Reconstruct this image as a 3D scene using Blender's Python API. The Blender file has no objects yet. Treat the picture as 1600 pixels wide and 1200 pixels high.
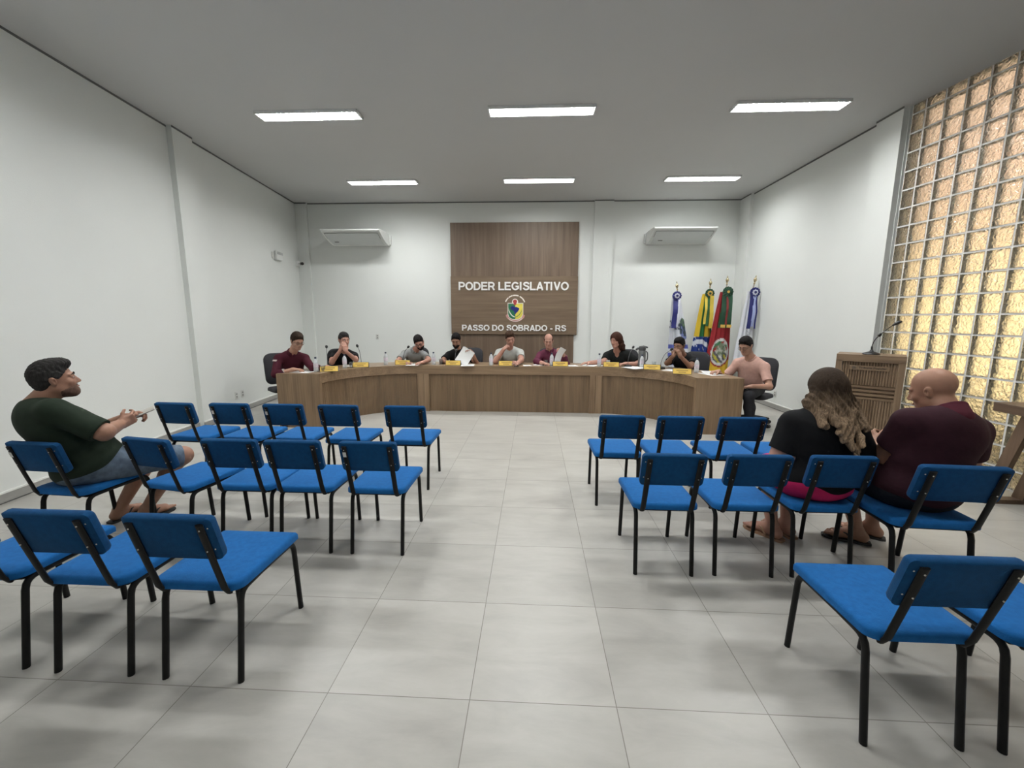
import bpy, bmesh, math, random
import numpy as np
from mathutils import Vector, Matrix, Euler
C = bpy.context.scene.collection
sc = bpy.context.scene
PI = math.pi
random.seed(7)

# ------------------------------------------------------------------ camera, world, exposure
F_PX, PITCH, YAW, ROLL, CAM_H = 657.7359, 0.155, -0.05, 0.0041, 1.5582
cp, sp, cy, sy, cr, sr = math.cos(PITCH), math.sin(PITCH), math.cos(YAW), math.sin(YAW), math.cos(ROLL), math.sin(ROLL)
Fw = Vector((sy*cp, cy*cp, -sp)); Rt0 = Vector((cy, -sy, 0)); Up0 = Rt0.cross(Fw)
Rt = Rt0*cr + Up0*sr; Up = Up0*cr - Rt0*sr
cam_d = bpy.data.cameras.new('camera'); cam = bpy.data.objects.new('camera', cam_d); C.objects.link(cam)
cam_d.sensor_width = 36.0; cam_d.lens = F_PX/1600*36; cam_d.clip_start = 0.02
M = Matrix((Rt, Up, -Fw)).transposed().to_4x4(); M.translation = Vector((0, 0, CAM_H)); cam.matrix_world = M
sc.camera = cam
world = bpy.data.worlds.new('evening_sky'); sc.world = world; world.use_nodes = True
world.node_tree.nodes['Background'].inputs[0].default_value = (0.62, 0.62, 0.68, 1)
world.node_tree.nodes['Background'].inputs[1].default_value = 0.5
sc.view_settings.view_transform = 'Standard'; sc.view_settings.look = 'None'
sc.view_settings.exposure = 0.14; sc.view_settings.gamma = 1.0; sc.view_settings.use_curve_mapping = False
sc.cycles.caustics_reflective = False; sc.cycles.caustics_refractive = False

ROOM_H = 3.97; YB = 9.263; YR = -2.6
def lwx(y): return -5.127 + 0.1129*(YB-y)      # the left wall is not quite square to the room
def rwx(y): return 4.2435 + 0.0056*(YB-y)

# lamps of the ceiling fixtures: the visible rows and the row over the chairs
LAMP_ROWS = [(7.87, 58.0), (5.36, 58.0), (2.85, 48.0), (0.34, 20.0)]
LAMP_X = (-2.72, 0.065, 2.87)
def lamp_light(x, y, w):
    l = bpy.data.lights.new('tube_light', 'AREA'); l.shape = 'RECTANGLE'; l.size = 1.16; l.size_y = 0.15
    l.energy = w; l.color = (0.985, 1.0, 0.99)
    o = bpy.data.objects.new('tube_light', l); C.objects.link(o); o.location = (x, y, ROOM_H-0.012)
    return o
for _y, _w in LAMP_ROWS:
    for _x in LAMP_X: lamp_light(_x, _y, _w)
# low warm sun on the neighbouring wall beyond the glass blocks
_l = bpy.data.lights.new('sun', 'SUN'); _l.energy = 14.0; _l.color = (1.0, 0.86, 0.72); _l.angle = 0.05
_o = bpy.data.objects.new('sun', _l); C.objects.link(_o); _o.location = (5.5, 4.6, 6.0)
_o.rotation_euler = Vector((0.45, 0.10, -0.90)).to_track_quat('-Z', 'Y').to_euler()

# ------------------------------------------------------------------ materials
def nt(name):
    m = bpy.data.materials.new(name); m.use_nodes = True
    t = m.node_tree; b = t.nodes['Principled BSDF']
    return m, t, b
def L(t, a, ao, b, bi): t.links.new(a.outputs[ao], b.inputs[bi])
def coords(t, scale=(1, 1, 1), rot=(0, 0, 0), kind='Object'):
    tc = t.nodes.new('ShaderNodeTexCoord'); mp = t.nodes.new('ShaderNodeMapping')
    mp.inputs['Scale'].default_value = scale; mp.inputs['Rotation'].default_value = rot
    L(t, tc, kind, mp, 'Vector'); return mp
def noise(t, vec, scale, detail=3, rough=0.5, dist=0.0):
    n = t.nodes.new('ShaderNodeTexNoise'); n.inputs['Scale'].default_value = scale; n.inputs['Detail'].default_value = detail
    n.inputs['Roughness'].default_value = rough; n.inputs['Distortion'].default_value = dist
    L(t, vec, 0, n, 'Vector'); return n
def ramp(t, src, stops, out=0):
    r = t.nodes.new('ShaderNodeValToRGB'); e = r.color_ramp.elements
    while len(e) < len(stops): e.new(0.5)
    for i, (p, c) in enumerate(stops): e[i].position = p; e[i].color = (*c, 1)
    L(t, src, out, r, 'Fac'); return r
def bump(t, b, src, strength, dist=0.01, out=0):
    n = t.nodes.new('ShaderNodeBump'); n.inputs['Strength'].default_value = strength; n.inputs['Distance'].default_value = dist
    L(t, src, out, n, 'Height'); L(t, n, 'Normal', b, 'Normal'); return n
_mats = {}
def plain(name, col, rough=0.6, metal=0.0, var=0.06, scale=12, bmp=0.0, bscale=60, sheen=0.0, spec=0.5):
    if name in _mats: return _mats[name]
    m, t, b = nt(name)
    mp = coords(t); n = noise(t, mp, scale)
    lo = tuple(c*(1-var) for c in col); hi = tuple(min(1, c*(1+var)) for c in col)
    r = ramp(t, n, [(0.3, lo), (0.7, hi)]); L(t, r, 0, b, 'Base Color')
    b.inputs['Roughness'].default_value = rough; b.inputs['Metallic'].default_value = metal
    b.inputs['Specular IOR Level'].default_value = spec
    if sheen: b.inputs['Sheen Weight'].default_value = sheen
    if bmp: bump(t, b, noise(t, mp, bscale, 2), bmp, 0.004)
    _mats[name] = m; return m
def wood(name, axis='z', c0=(0.155, 0.098, 0.054), c1=(0.235, 0.155, 0.090), c2=(0.30, 0.205, 0.125), rough=0.5):
    """oak laminate, grain along the axis"""
    if name in _mats: return _mats[name]
    m, t, b = nt(name)
    s = {'z': (9, 9, 0.55), 'x': (0.55, 9, 9), 'y': (9, 0.55, 9)}[axis]
    mp = coords(t, s); n = noise(t, mp, 1.6, 5, 0.55, 0.35)
    s2 = {'z': (70, 70, 1.2), 'x': (1.2, 70, 70), 'y': (70, 1.2, 70)}[axis]
    mp2 = coords(t, s2); n2 = noise(t, mp2, 1.0, 2, 0.5)
    mx = t.nodes.new('ShaderNodeMix'); mx.data_type = 'FLOAT'; mx.inputs[0].default_value = 0.35
    L(t, n, 0, mx, 2); L(t, n2, 0, mx, 3)
    r = ramp(t, mx, [(0.34, c0), (0.52, c1), (0.68, c2)]); L(t, r, 0, b, 'Base Color')
    b.inputs['Roughness'].default_value = rough
    _mats[name] = m; return m
def vcol_mat(name, rough=0.7, spec=0.3):
    """colour pattern stored on the cloth itself"""
    if name in _mats: return _mats[name]
    m, t, b = nt(name)
    a = t.nodes.new('ShaderNodeVertexColor'); a.layer_name = 'pattern'
    mp = coords(t); n = noise(t, mp, 40); mx = t.nodes.new('ShaderNodeMix'); mx.data_type = 'RGBA'; mx.blend_type = 'MULTIPLY'
    mx.inputs[0].default_value = 0.15
    L(t, a, 'Color', mx, 6); L(t, n, 'Color', mx, 7); L(t, mx, 2, b, 'Base Color')
    b.inputs['Roughness'].default_value = rough; b.inputs['Specular IOR Level'].default_value = spec
    _mats[name] = m; return m

# ------------------------------------------------------------------ mesh helpers
class MB:
    """gathers shapes and links them as one mesh object"""
    def __init__(s): s.v = []; s.f = []
    def add(s, vs, fs, mat=None):
        o = len(s.v)
        s.v += [tuple((mat @ Vector(v)) if mat is not None else v) for v in vs]
        s.f += [tuple(i+o for i in f) for f in fs]; return s
    def box(s, c, size, rot=None, bev=0.0, seg=2):
        mt = Matrix.Translation(c)
        if rot is not None: mt = mt @ (rot if isinstance(rot, Matrix) else Euler(rot).to_matrix().to_4x4())
        if bev <= 0:
            x, y, z = (q/2 for q in size)
            vs = [(a*x, b*y, d*z) for a in (-1, 1) for b in (-1, 1) for d in (-1, 1)]
            fs = [(0, 1, 3, 2), (4, 6, 7, 5), (0, 4, 5, 1), (2, 3, 7, 6), (0, 2, 6, 4), (1, 5, 7, 3)]
            return s.add(vs, fs, mt)
        bm = bmesh.new(); bmesh.ops.create_cube(bm, size=1.0)
        for v in bm.verts: v.co = Vector((v.co.x*size[0], v.co.y*size[1], v.co.z*size[2]))
        bmesh.ops.bevel(bm, geom=bm.edges[:], offset=min(bev, min(size)*0.49), segments=seg, affect='EDGES', profile=0.5)
        bm.verts.index_update()
        s.add([v.co[:] for v in bm.verts], [[v.index for v in f.verts] for f in bm.faces], mt); bm.free(); return s
    def tube(s, pts, r, seg=10, ry=None, up=None, caps=True):
        """tube through points; r a number or a list; ry makes the section oval (r across, ry along 'up')"""
        pts = [Vector(p) for p in pts]; n = len(pts)
        rs = r if isinstance(r, (list, tuple)) else [r]*n
        base = len(s.v); prev = None; vs = []
        for i, p in enumerate(pts):
            d = (pts[min(i+1, n-1)]-pts[max(i-1, 0)]).normalized()
            if up is not None: b = Vector(up) - d*d.dot(Vector(up)); b.normalize()
            elif prev is None:
                b = d.orthogonal().normalized()
            else:
                b = prev - d*d.dot(prev); b.normalize()
            prev = b; a = d.cross(b)
            for k in range(seg):
                t = 2*PI*k/seg; rr = rs[i]; r2 = rr if ry is None else ry
                vs.append(tuple(p + a*(math.cos(t)*rr) + b*(math.sin(t)*r2)))
        fs = [(i*seg+k, i*seg+(k+1) % seg, (i+1)*seg+(k+1) % seg, (i+1)*seg+k) for i in range(n-1) for k in range(seg)]
        if caps: fs += [tuple(range(seg))[::-1], tuple((n-1)*seg+k for k in range(seg))]
        return s.add(vs, fs)
    def lathe(s, prof, seg=20, mat=None):
        vs = []; n = len(prof)
        for r, z in prof:
            for k in range(seg):
                t = 2*PI*k/seg; vs.append((r*math.cos(t), r*math.sin(t), z))
        fs = [(i*seg+k, i*seg+(k+1) % seg, (i+1)*seg+(k+1) % seg, (i+1)*seg+k) for i in range(n-1) for k in range(seg)]
        fs += [tuple(range(seg))[::-1], tuple((n-1)*seg+k for k in range(seg))]
        return s.add(vs, fs, mat)
    def prism(s, poly, t0, t1, mat=None):
        """polygon in the local xz plane, from y=t0 to y=t1"""
        n = len(poly)
        vs = [(x, t0, z) for x, z in poly]+[(x, t1, z) for x, z in poly]
        fs = [tuple(range(n)), tuple(range(2*n-1, n-1, -1))]+[(i, i+n, (i+1) % n+n, (i+1) % n) for i in range(n)]
        return s.add(vs, fs, mat)
    def sphere(s, c, r, seg=12, rings=8, rot=None):
        r = r if isinstance(r, (tuple, list)) else (r, r, r)
        mt = Matrix.Translation(c)
        if rot is not None: mt = mt @ Euler(rot).to_matrix().to_4x4()
        vs = [(0, 0, -r[2])]; fs = []
        for i in range(1, rings):
            a = -PI/2+PI*i/rings
            for k in range(seg):
                t = 2*PI*k/seg; vs.append((r[0]*math.cos(a)*math.cos(t), r[1]*math.cos(a)*math.sin(t), r[2]*math.sin(a)))
        vs.append((0, 0, r[2])); top = len(vs)-1
        for k in range(seg): fs.append((0, 1+(k+1) % seg, 1+k)); fs.append((top, top-seg+k, top-seg+(k+1) % seg))
        for i in range(rings-2):
            for k in range(seg): fs.append((1+i*seg+k, 1+i*seg+(k+1) % seg, 1+(i+1)*seg+(k+1) % seg, 1+(i+1)*seg+k))
        return s.add(vs, fs, mt)
    def build(s, name, mat, parent=None, smooth=True, angle=40, loc=None):
        me = bpy.data.meshes.new(name); me.from_pydata(s.v, [], s.f); me.update()
        if isinstance(mat, (list, tuple)):
            for q in mat: me.materials.append(q)
        else: me.materials.append(mat)
        bm = bmesh.new(); bm.from_mesh(me); bmesh.ops.recalc_face_normals(bm, faces=bm.faces[:])
        ca = math.radians(angle)
        for e in bm.edges:
            if len(e.link_faces) == 2 and e.calc_face_angle(0) > ca: e.smooth = False
        for f in bm.faces: f.smooth = smooth
        bm.to_mesh(me); bm.free()
        o = bpy.data.objects.new(name, me); C.objects.link(o)
        if parent is not None: o.parent = parent
        if loc is not None: o.location = loc
        return o
def thing(name, label, cat, loc=(0, 0, 0), rz=0.0, group=None):
    o = bpy.data.objects.new(name, None); C.objects.link(o); o.empty_display_size = 0.1
    o.location = loc; o.rotation_euler = (0, 0, rz); o['label'] = label; o['category'] = cat
    if group: o['group'] = group
    return o
def tag(o, label, cat, group=None):
    o['label'] = label; o['category'] = cat
    if group: o['group'] = group
    return o
def struct(o): o['kind'] = 'structure'; return o
def dup(root, loc, rz, label, group=None):
    r = root.copy(); C.objects.link(r); r.location = loc; r.rotation_euler = (0, 0, rz); r['label'] = label
    if group: r['group'] = group
    for ch in list(root.children):
        c = ch.copy(); C.objects.link(c); c.parent = r
        for g in list(ch.children):
            d = g.copy(); C.objects.link(d); d.parent = c
    return r
def arc(cx, cz, r, a0, a1, n): return [(cx+r*math.cos(math.radians(a0+(a1-a0)*i/n)), cz+r*math.sin(math.radians(a0+(a1-a0)*i/n))) for i in range(n+1)]
def bez(p, n=10):
    """smooth path through control points (Catmull-Rom)"""
    p = [Vector(q) for q in p]; p = [2*p[0]-p[1]]+p+[2*p[-1]-p[-2]]; out = []
    for i in range(1, len(p)-2):
        for k in range(n):
            t = k/n; a, b, c, d = p[i-1:i+3]
            out.append(0.5*((2*b)+(c-a)*t+(2*a-5*b+4*c-d)*t*t+(3*b-a-3*c+d)*t**3))
    out.append(p[-2]); return out
# ------------------------------------------------------------------ room shell
m_wall, t, b = nt('white_wall_paint')
mp = coords(t); n = noise(t, mp, 0.8, 3); r = ramp(t, n, [(0.3, (0.735, 0.75, 0.725)), (0.7, (0.77, 0.785, 0.76))]); L(t, r, 0, b, 'Base Color')
b.inputs['Roughness'].default_value = 0.75; bump(t, b, noise(t, mp, 90, 3), 0.25, 0.003)
m_ceil = plain('ceiling_paint', (0.56, 0.56, 0.555), 0.9, var=0.015, scale=0.5, bmp=0.1, bscale=120)
m_gap = plain('shadow_gap_grey', (0.16, 0.16, 0.155), 0.9)
m_ledge = plain('baseboard_white', (0.80, 0.80, 0.77), 0.5)
m_base = plain('baseboard_tile_grey', (0.34, 0.335, 0.315), 0.45, var=0.05, scale=3)

# floor tiles 60 x 60 cm, joints placed by object coordinates
m_floor, t, b = nt('porcelain_floor_tiles')
tc = t.nodes.new('ShaderNodeTexCoord'); sx = t.nodes.new('ShaderNodeSeparateXYZ'); L(t, tc, 'Object', sx, 0)
def math_(op, a, bb=None, v=None):
    n = t.nodes.new('ShaderNodeMath'); n.operation = op
    if isinstance(a, (int, float)): n.inputs[0].default_value = a
    else: t.links.new(a, n.inputs[0])
    if bb is not None:
        if isinstance(bb, (int, float)): n.inputs[1].default_value = bb
        else: t.links.new(bb, n.inputs[1])
    return n.outputs[0]
def joint(out, off):
    u = math_('DIVIDE', math_('SUBTRACT', out, off), 0.6)
    cell = math_('FLOOR', u); fr = math_('SUBTRACT', u, cell)
    d = math_('MINIMUM', fr, math_('SUBTRACT', 1.0, fr))
    return cell, math_('LESS_THAN', d, 0.0030)
cx_, jx = joint(sx.outputs[0], -0.8451); cy_, jy = joint(sx.outputs[1], 1.5058)
jj = math_('MAXIMUM', jx, jy)
cv = t.nodes.new('ShaderNodeCombineXYZ'); t.links.new(cx_, cv.inputs[0]); t.links.new(cy_, cv.inputs[1])
wn = t.nodes.new('ShaderNodeTexWhiteNoise'); wn.noise_dimensions = '2D'; L(t, cv, 0, wn, 'Vector')
off = t.nodes.new('ShaderNodeVectorMath'); off.operation = 'MULTIPLY_ADD'; L(t, wn, 'Color', off, 0)
off.inputs[1].default_value = (7, 7, 7); L(t, tc, 'Object', off, 2)
mpf = t.nodes.new('ShaderNodeMapping'); mpf.inputs['Scale'].default_value = (1.4, 4.0, 1); L(t, off, 0, mpf, 'Vector')
n1 = noise(t, mpf, 1.5, 6, 0.62, 0.4)
r1 = ramp(t, n1, [(0.3, (0.365, 0.35, 0.32)), (0.5, (0.42, 0.405, 0.37)), (0.72, (0.47, 0.455, 0.42))])
hv = t.nodes.new('ShaderNodeHueSaturation'); L(t, r1, 0, hv, 'Color')
vv = math_('ADD', math_('MULTIPLY', wn.outputs[0], 0.07), 0.965); t.links.new(vv, hv.inputs['Value'])
mxj = t.nodes.new('ShaderNodeMix'); mxj.data_type = 'RGBA'; t.links.new(jj, mxj.inputs[0]); L(t, hv, 0, mxj, 6); mxj.inputs[7].default_value = (0.19, 0.175, 0.15, 1)
L(t, mxj, 2, b, 'Base Color')
rr = ramp(t, n1, [(0.3, (0.30,)*3), (0.7, (0.40,)*3)]); L(t, rr, 0, b, 'Roughness')

def slab(name, pts, z0, z1, mat):
    n = len(pts); vs = [(x, y, z0) for x, y in pts]+[(x, y, z1) for x, y in pts]
    fs = [tuple(range(n))[::-1], tuple(range(n, 2*n))]+[(i, (i+1) % n, (i+1) % n+n, i+n) for i in range(n)]
    return struct(MB().add(vs, fs).build(name, mat, smooth=False))
X0, X1 = lwx(YR)-0.2, 4.75
slab('floor', [(-5.5, YR-.2), (4.62, YR-.2), (4.62, YB+.2), (-5.5, YB+.2)], -0.12, 0, m_floor)
slab('ceiling', [(-5.5, YR-.2), (4.62, YR-.2), (4.62, YB+.2), (-5.5, YB+.2)], ROOM_H, ROOM_H+0.15, m_ceil)
slab('wall_left', [(lwx(YR), YR), (lwx(YB), YB), (lwx(YB)-.2, YB), (lwx(YR)-.2, YR)], 0, ROOM_H, m_wall)
slab('wall_back', [(-5.4, YB), (4.5, YB), (4.5, YB+.2), (-5.4, YB+.2)], 0, ROOM_H, m_wall)
slab('wall_right', [(rwx(5.45), 5.45), (rwx(YB), YB), (rwx(YB)+.3, YB), (4.58, 5.45)], 0, ROOM_H, m_wall)
# glass block wall line runs (4.291, 5.45) -> towards the viewer
GA, GD = Vector((4.291, 5.45)), Vector((0.0895, -1.0)).normalized()
GN = 21; GP = 0.208
gend = GA + GD*(GN*GP+0.0)
slab('wall_right', [(gend.x, gend.y), (gend.x+.12, gend.y), (gend.x+.3, YR), (gend.x+0.05, YR)], 0, ROOM_H, m_wall)
slab('wall_front', [(lwx(YR)-.2, YR), (lwx(YR)-.2, YR-.2), (5.0, YR-.2), (5.0, YR)], 0, ROOM_H, m_wall)
# pillars standing proud of the walls
def pillar(name, pts): return slab(name, pts, 0, ROOM_H, m_wall)
pillar('pillar_left', [(lwx(5.95), 5.95), (lwx(5.95)+.075, 5.95), (lwx(5.57)+.075, 5.57), (lwx(5.57), 5.57)])
pillar('pillar_corner_left', [(-5.127, YB), (-4.87, YB), (-4.87, YB-.06), (-5.12, YB-.06)])
pillar('pillar_back', [(1.235, YB), (1.235, YB-.055), (1.625, YB-.055), (1.625, YB)])
pillar('pillar_corner_right', [(rwx(YB), YB), (rwx(8.8)-.0, 8.85), (rwx(8.8)-.06, 8.85), (rwx(YB)-.06, YB)])
pillar('pillar_right', [(rwx(5.85), 5.85), (rwx(5.85)-.06, 5.85), (rwx(5.45)-.065, 5.455), (rwx(5.45)+.02, 5.455)])
# dark shadow gap under the ceiling
def strip(name, a, b, z0, z1, out, th, mat):
    """strip along a->b, thickness th to the side 'out' (2D normal)"""
    a = Vector(a); b = Vector(b); o = Vector(out)*th
    return slab(name, [tuple(a), tuple(b), tuple(b+o), tuple(a+o)], z0, z1, mat)
LN = Vector((1.0, 0.1129)).normalized()
for nm, a, b_, o in [('trim_1', (lwx(5.57), 5.57), (lwx(YR), YR), LN), ('trim_2', (lwx(YB), YB), (lwx(5.95), 5.95), LN),
                     ('trim_3', (lwx(5.95)+.075, 5.95), (lwx(5.57)+.075, 5.57), LN),
                     ('trim_4', (-4.87, YB), (1.235, YB), (0, -1)), ('trim_5', (1.235, YB-.055), (1.625, YB-.055), (0, -1)),
                     ('trim_6', (1.625, YB), (rwx(YB)-.06, YB), (0, -1)), ('trim_7', (rwx(8.85), 8.85), (rwx(5.85), 5.85), (-1, 0)),
                     ('trim_8', (rwx(5.85)-.06, 5.85), (rwx(5.45)-.065, 5.455), (-1, 0)),
                     ('trim_9', (rwx(YB)-.06, YB), (rwx(8.85)-.06, 8.85), (-1, 0)), ('trim_10', (-5.127, YB-.06), (-4.87, YB-.06), (0, -1))]:
    strip(nm, a, b_, ROOM_H-0.022, ROOM_H-0.001, o, 0.006, m_gap)
# baseboards: grey tile with a white ledge
def baseboard(name, a, b, out):
    o = strip(name, a, b, 0.012, 0.085, out, 0.012, m_base)
    a = Vector(a); b = Vector(b); q = Vector(out)*0.016
    vs = [(p.x, p.y, z) for z in (0.085, 0.10) for p in (a, b, b+q, a+q)]
    MB().add(vs, [(0, 1, 2, 3), (7, 6, 5, 4), (0, 4, 5, 1), (1, 5, 6, 2), (2, 6, 7, 3), (3, 7, 4, 0)]).build('ledge', m_ledge, o, smooth=False)
    q = Vector(out)*0.006
    vs = [(p.x, p.y, z) for z in (0.0, 0.012) for p in (a, b, b+q, a+q)]
    MB().add(vs, [(0, 1, 2, 3), (7, 6, 5, 4), (0, 4, 5, 1), (1, 5, 6, 2), (2, 6, 7, 3), (3, 7, 4, 0)]).build('joint', m_gap, o, smooth=False)
baseboard('baseboard_left', (lwx(5.57), 5.57), (lwx(YR), YR), LN)
baseboard('baseboard_left', (lwx(YB), YB), (lwx(5.95), 5.95), LN)
baseboard('baseboard_left', (lwx(5.95)+.075, 5.95), (lwx(5.57)+.075, 5.57), LN)
baseboard('baseboard_back', (-4.87, YB), (1.235, YB), (0, -1))
baseboard('baseboard_back', (1.625, YB), (rwx(YB)-.06, YB), (0, -1))
baseboard('baseboard_right', (rwx(8.85), 8.85), (rwx(5.85), 5.85), (-1, 0))

# ------------------------------------------------------------------ glass block window
m_mortar = plain('white_block_mortar', (0.76, 0.76, 0.74), 0.7, var=0.06, scale=8, bmp=0.2)
m_glass, t, b = nt('wavy_block_glass')
b.inputs['Transmission Weight'].default_value = 1.0; b.inputs['Roughness'].default_value = 0.03; b.inputs['IOR'].default_value = 1.45
b.inputs['Base Color'].default_value = (0.93, 0.96, 0.94, 1)
mp = coords(t, (1, 1, 1)); n = noise(t, mp, 22, 1, 0.4, 1.0)
bump(t, b, n, 0.75, 0.035)
_tr = t.nodes.new('ShaderNodeBsdfTransparent'); _tr.inputs[0].default_value = (0.93, 0.95, 0.93, 1)
_mx = t.nodes.new('ShaderNodeMixShader'); _mx.inputs[0].default_value = 0.58; _out = t.nodes['Material Output']
L(t, _tr, 0, _mx, 1); L(t, b, 0, _mx, 2); L(t, _mx, 0, _out, 'Surface')
def gpt(s, o, z): p = GA+GD*s; q = Vector((-GD.y, GD.x)); return (p.x+q.x*o, p.y+q.y*o, z)   # o > 0 is outdoors
GZ0, GZP = -0.02, 0.2046; GT = 0.085; MJ = 0.009
mort = MB(); gl = MB()
GR = 20
def gbox(mb, s0, s1, o0, o1, z0, z1):
    vs = [gpt(s, o, z) for s in (s0, s1) for o in (o0, o1) for z in (z0, z1)]
    mb.add(vs, [(0, 1, 3, 2), (4, 6, 7, 5), (0, 4, 5, 1), (2, 3, 7, 6), (0, 2, 6, 4), (1, 5, 7, 3)])
S_OFF = 0.155
ss = [0.0]+[S_OFF+GP*i for i in range(GN)]
for s in ss: gbox(mort, s-MJ, s+MJ, 0.004, GT-0.004, 0, ROOM_H)
for k in range(GR+1):
    z = max(0.0, GZ0+GZP*k)
    if z < ROOM_H: gbox(mort, 0, ss[-1], 0.0045, GT-0.0045, max(0, z-MJ), min(z+MJ, ROOM_H))
for i in range(len(ss)-1):
    for k in range(GR):
        z0, z1 = max(0.0, GZ0+GZP*k)+MJ+.0005, min(GZ0+GZP*(k+1)-MJ-.0005, ROOM_H-.002)
        if z1-z0 < 0.03: continue
        gbox(gl, ss[i]+MJ+.0005, ss[i+1]-MJ-.0005, 0.0, 0.009, z0, z1)
        gbox(gl, ss[i]+MJ+.0005, ss[i+1]-MJ-.0005, GT-0.009, GT, z0, z1)
w1 = struct(mort.build('window_1', m_mortar, smooth=False))
gl.build('glass_blocks', m_glass, w1, smooth=False)
# yard seen through the glass
m_yard, t, b = nt('peach_render_painted_glow')
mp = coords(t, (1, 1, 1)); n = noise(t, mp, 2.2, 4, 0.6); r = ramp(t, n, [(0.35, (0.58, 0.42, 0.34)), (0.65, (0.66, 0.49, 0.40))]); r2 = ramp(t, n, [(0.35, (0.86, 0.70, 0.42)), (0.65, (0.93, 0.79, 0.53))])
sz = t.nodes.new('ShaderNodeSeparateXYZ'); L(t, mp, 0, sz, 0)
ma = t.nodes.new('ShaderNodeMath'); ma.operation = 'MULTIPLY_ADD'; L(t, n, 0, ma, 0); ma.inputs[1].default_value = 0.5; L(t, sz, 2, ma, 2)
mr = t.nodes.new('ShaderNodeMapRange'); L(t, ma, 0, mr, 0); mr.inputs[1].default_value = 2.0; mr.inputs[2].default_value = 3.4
mx = t.nodes.new('ShaderNodeMix'); mx.data_type = 'RGBA'; L(t, mr, 0, mx, 0); L(t, r2, 0, mx, 6); L(t, r, 0, mx, 7); L(t, mx, 2, b, 'Base Color')  # warm glow on the lower wall is put into the colour, duller peach above
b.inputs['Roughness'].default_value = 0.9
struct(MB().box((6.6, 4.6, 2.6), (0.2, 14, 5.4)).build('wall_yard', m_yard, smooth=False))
struct(MB().box((5.7, 4.6, -0.06), (2.1, 14, 0.1)).build('ground_yard', plain('yard_concrete', (0.30, 0.29, 0.26), 0.9, scale=4), smooth=False))
m_leaf = plain('shrub_leaf_green', (0.05, 0.085, 0.03), 0.7, var=0.4, scale=30)
def yard_shrub(y, h, lab):
    mb = MB(); rnd = random.Random(int(y*100))
    for i in range(260):
        a = rnd.uniform(0, 2*PI); q = rnd.random()**0.5*0.32; z = rnd.uniform(0.08, h)
        p = Vector((q*math.cos(a)*0.7, q*math.sin(a), z)); e = Euler((rnd.uniform(-1, 1), rnd.uniform(-1, 1), a)).to_matrix().to_4x4()
        s = rnd.uniform(0.05, 0.09)
        mb.add([(0, 0, 0), (s*.35, s*.5, .005), (0, s, -.01), (-s*.35, s*.5, .005)], [(0, 1, 2, 3)], Matrix.Translation(p) @ e)
    o = thing('yard_shrub', lab, 'shrub', (5.75, y, 0), 0, 'shrubs beyond the glass blocks')
    st = MB()
    for i in range(6): st.tube(bez([(0, 0, 0), (rnd.uniform(-.08, .08), rnd.uniform(-.1, .1), h*.5), (rnd.uniform(-.15, .15), rnd.uniform(-.25, .25), h*.9)], 3), 0.008, 5)
    st.build('stem', plain('shrub_stem', (0.10, 0.07, 0.04), 0.8), o)
    mb.build('foliage', m_leaf, o)
for i, y in enumerate((2.6, 3.5, 4.4, 5.3)): yard_shrub(y, (1.0, 0.85, 1.05, 0.75)[i], 'dark green shrub blurred behind the lowest rows of glass blocks')

# ------------------------------------------------------------------ ceiling luminaires
m_lum = plain('luminaire_white_steel', (0.82, 0.83, 0.82), 0.35)
m_tube, t, b = nt('lit_fluorescent_tube')
b.inputs['Emission Color'].default_value = (0.97, 1.0, 0.99, 1); b.inputs['Emission Strength'].default_value = 6.0
def luminaire(x, y, lab):
    o = thing('ceiling_light', lab, 'ceiling light', (x, y, ROOM_H), 0, 'tube luminaires on the ceiling')
    f = MB()
    for s in (-1, 1):
        f.box((0, s*0.10, -0.016), (1.24, 0.012, 0.03)); f.box((s*0.614, 0, -0.016), (0.012, 0.21, 0.03))
    f.build('frame', m_lum, o, smooth=False)
    g = MB()
    for i in range(1, 20): g.box((-0.61+i*0.061, 0, -0.022), (0.002, 0.186, 0.014))
    g.build('louvre', m_lum, o, smooth=False)
    for s in (-1, 1): MB().tube([(-0.585, s*0.045, -0.0185), (0.585, s*0.045, -0.0185)], 0.0055, 8).build('tube', m_tube, o)
pos_lab = {0: 'over the left', 1: 'over the middle', 2: 'over the right'}
for j, (y, w) in enumerate(LAMP_ROWS[:2]):
    for i, x in enumerate(LAMP_X):
        luminaire(x, y, ('lit white tube luminaire ' + ('near the back wall, ' if j == 0 else 'nearer the chairs, ') +
                  ('on the left side', 'in the middle', 'on the side of the glass blocks')[i]))
for y, w in LAMP_ROWS[2:]:
    for x in LAMP_X: luminaire(x, y, 'lit white tube luminaire above the blue chairs')
# ------------------------------------------------------------------ blue chairs
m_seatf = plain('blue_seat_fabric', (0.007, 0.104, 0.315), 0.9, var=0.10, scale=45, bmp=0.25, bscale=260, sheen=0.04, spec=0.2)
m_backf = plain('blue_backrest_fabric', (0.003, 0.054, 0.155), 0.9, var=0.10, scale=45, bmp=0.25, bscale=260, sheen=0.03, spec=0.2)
m_black = plain('black_painted_steel', (0.006, 0.006, 0.006), 0.5, var=0.2, spec=0.25)
m_chrome = plain('worn_rivet_steel', (0.62, 0.60, 0.57), 0.3, metal=1.0)
m_sticker = plain('pale_paper_sticker', (0.70, 0.69, 0.66), 0.7)
def rrect(w, h, rs, n=5):
    """rounded rectangle outline, radii for corners (+x+y, -x+y, -x-y, +x-y)"""
    out = []
    for (sx_, sy_), r, a0 in zip(((1, 1), (-1, 1), (-1, -1), (1, -1)), rs, (0, 90, 180, 270)):
        out += arc(sx_*(w/2-r), sy_*(h/2-r), r, a0, a0+90, n)
    return out
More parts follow.
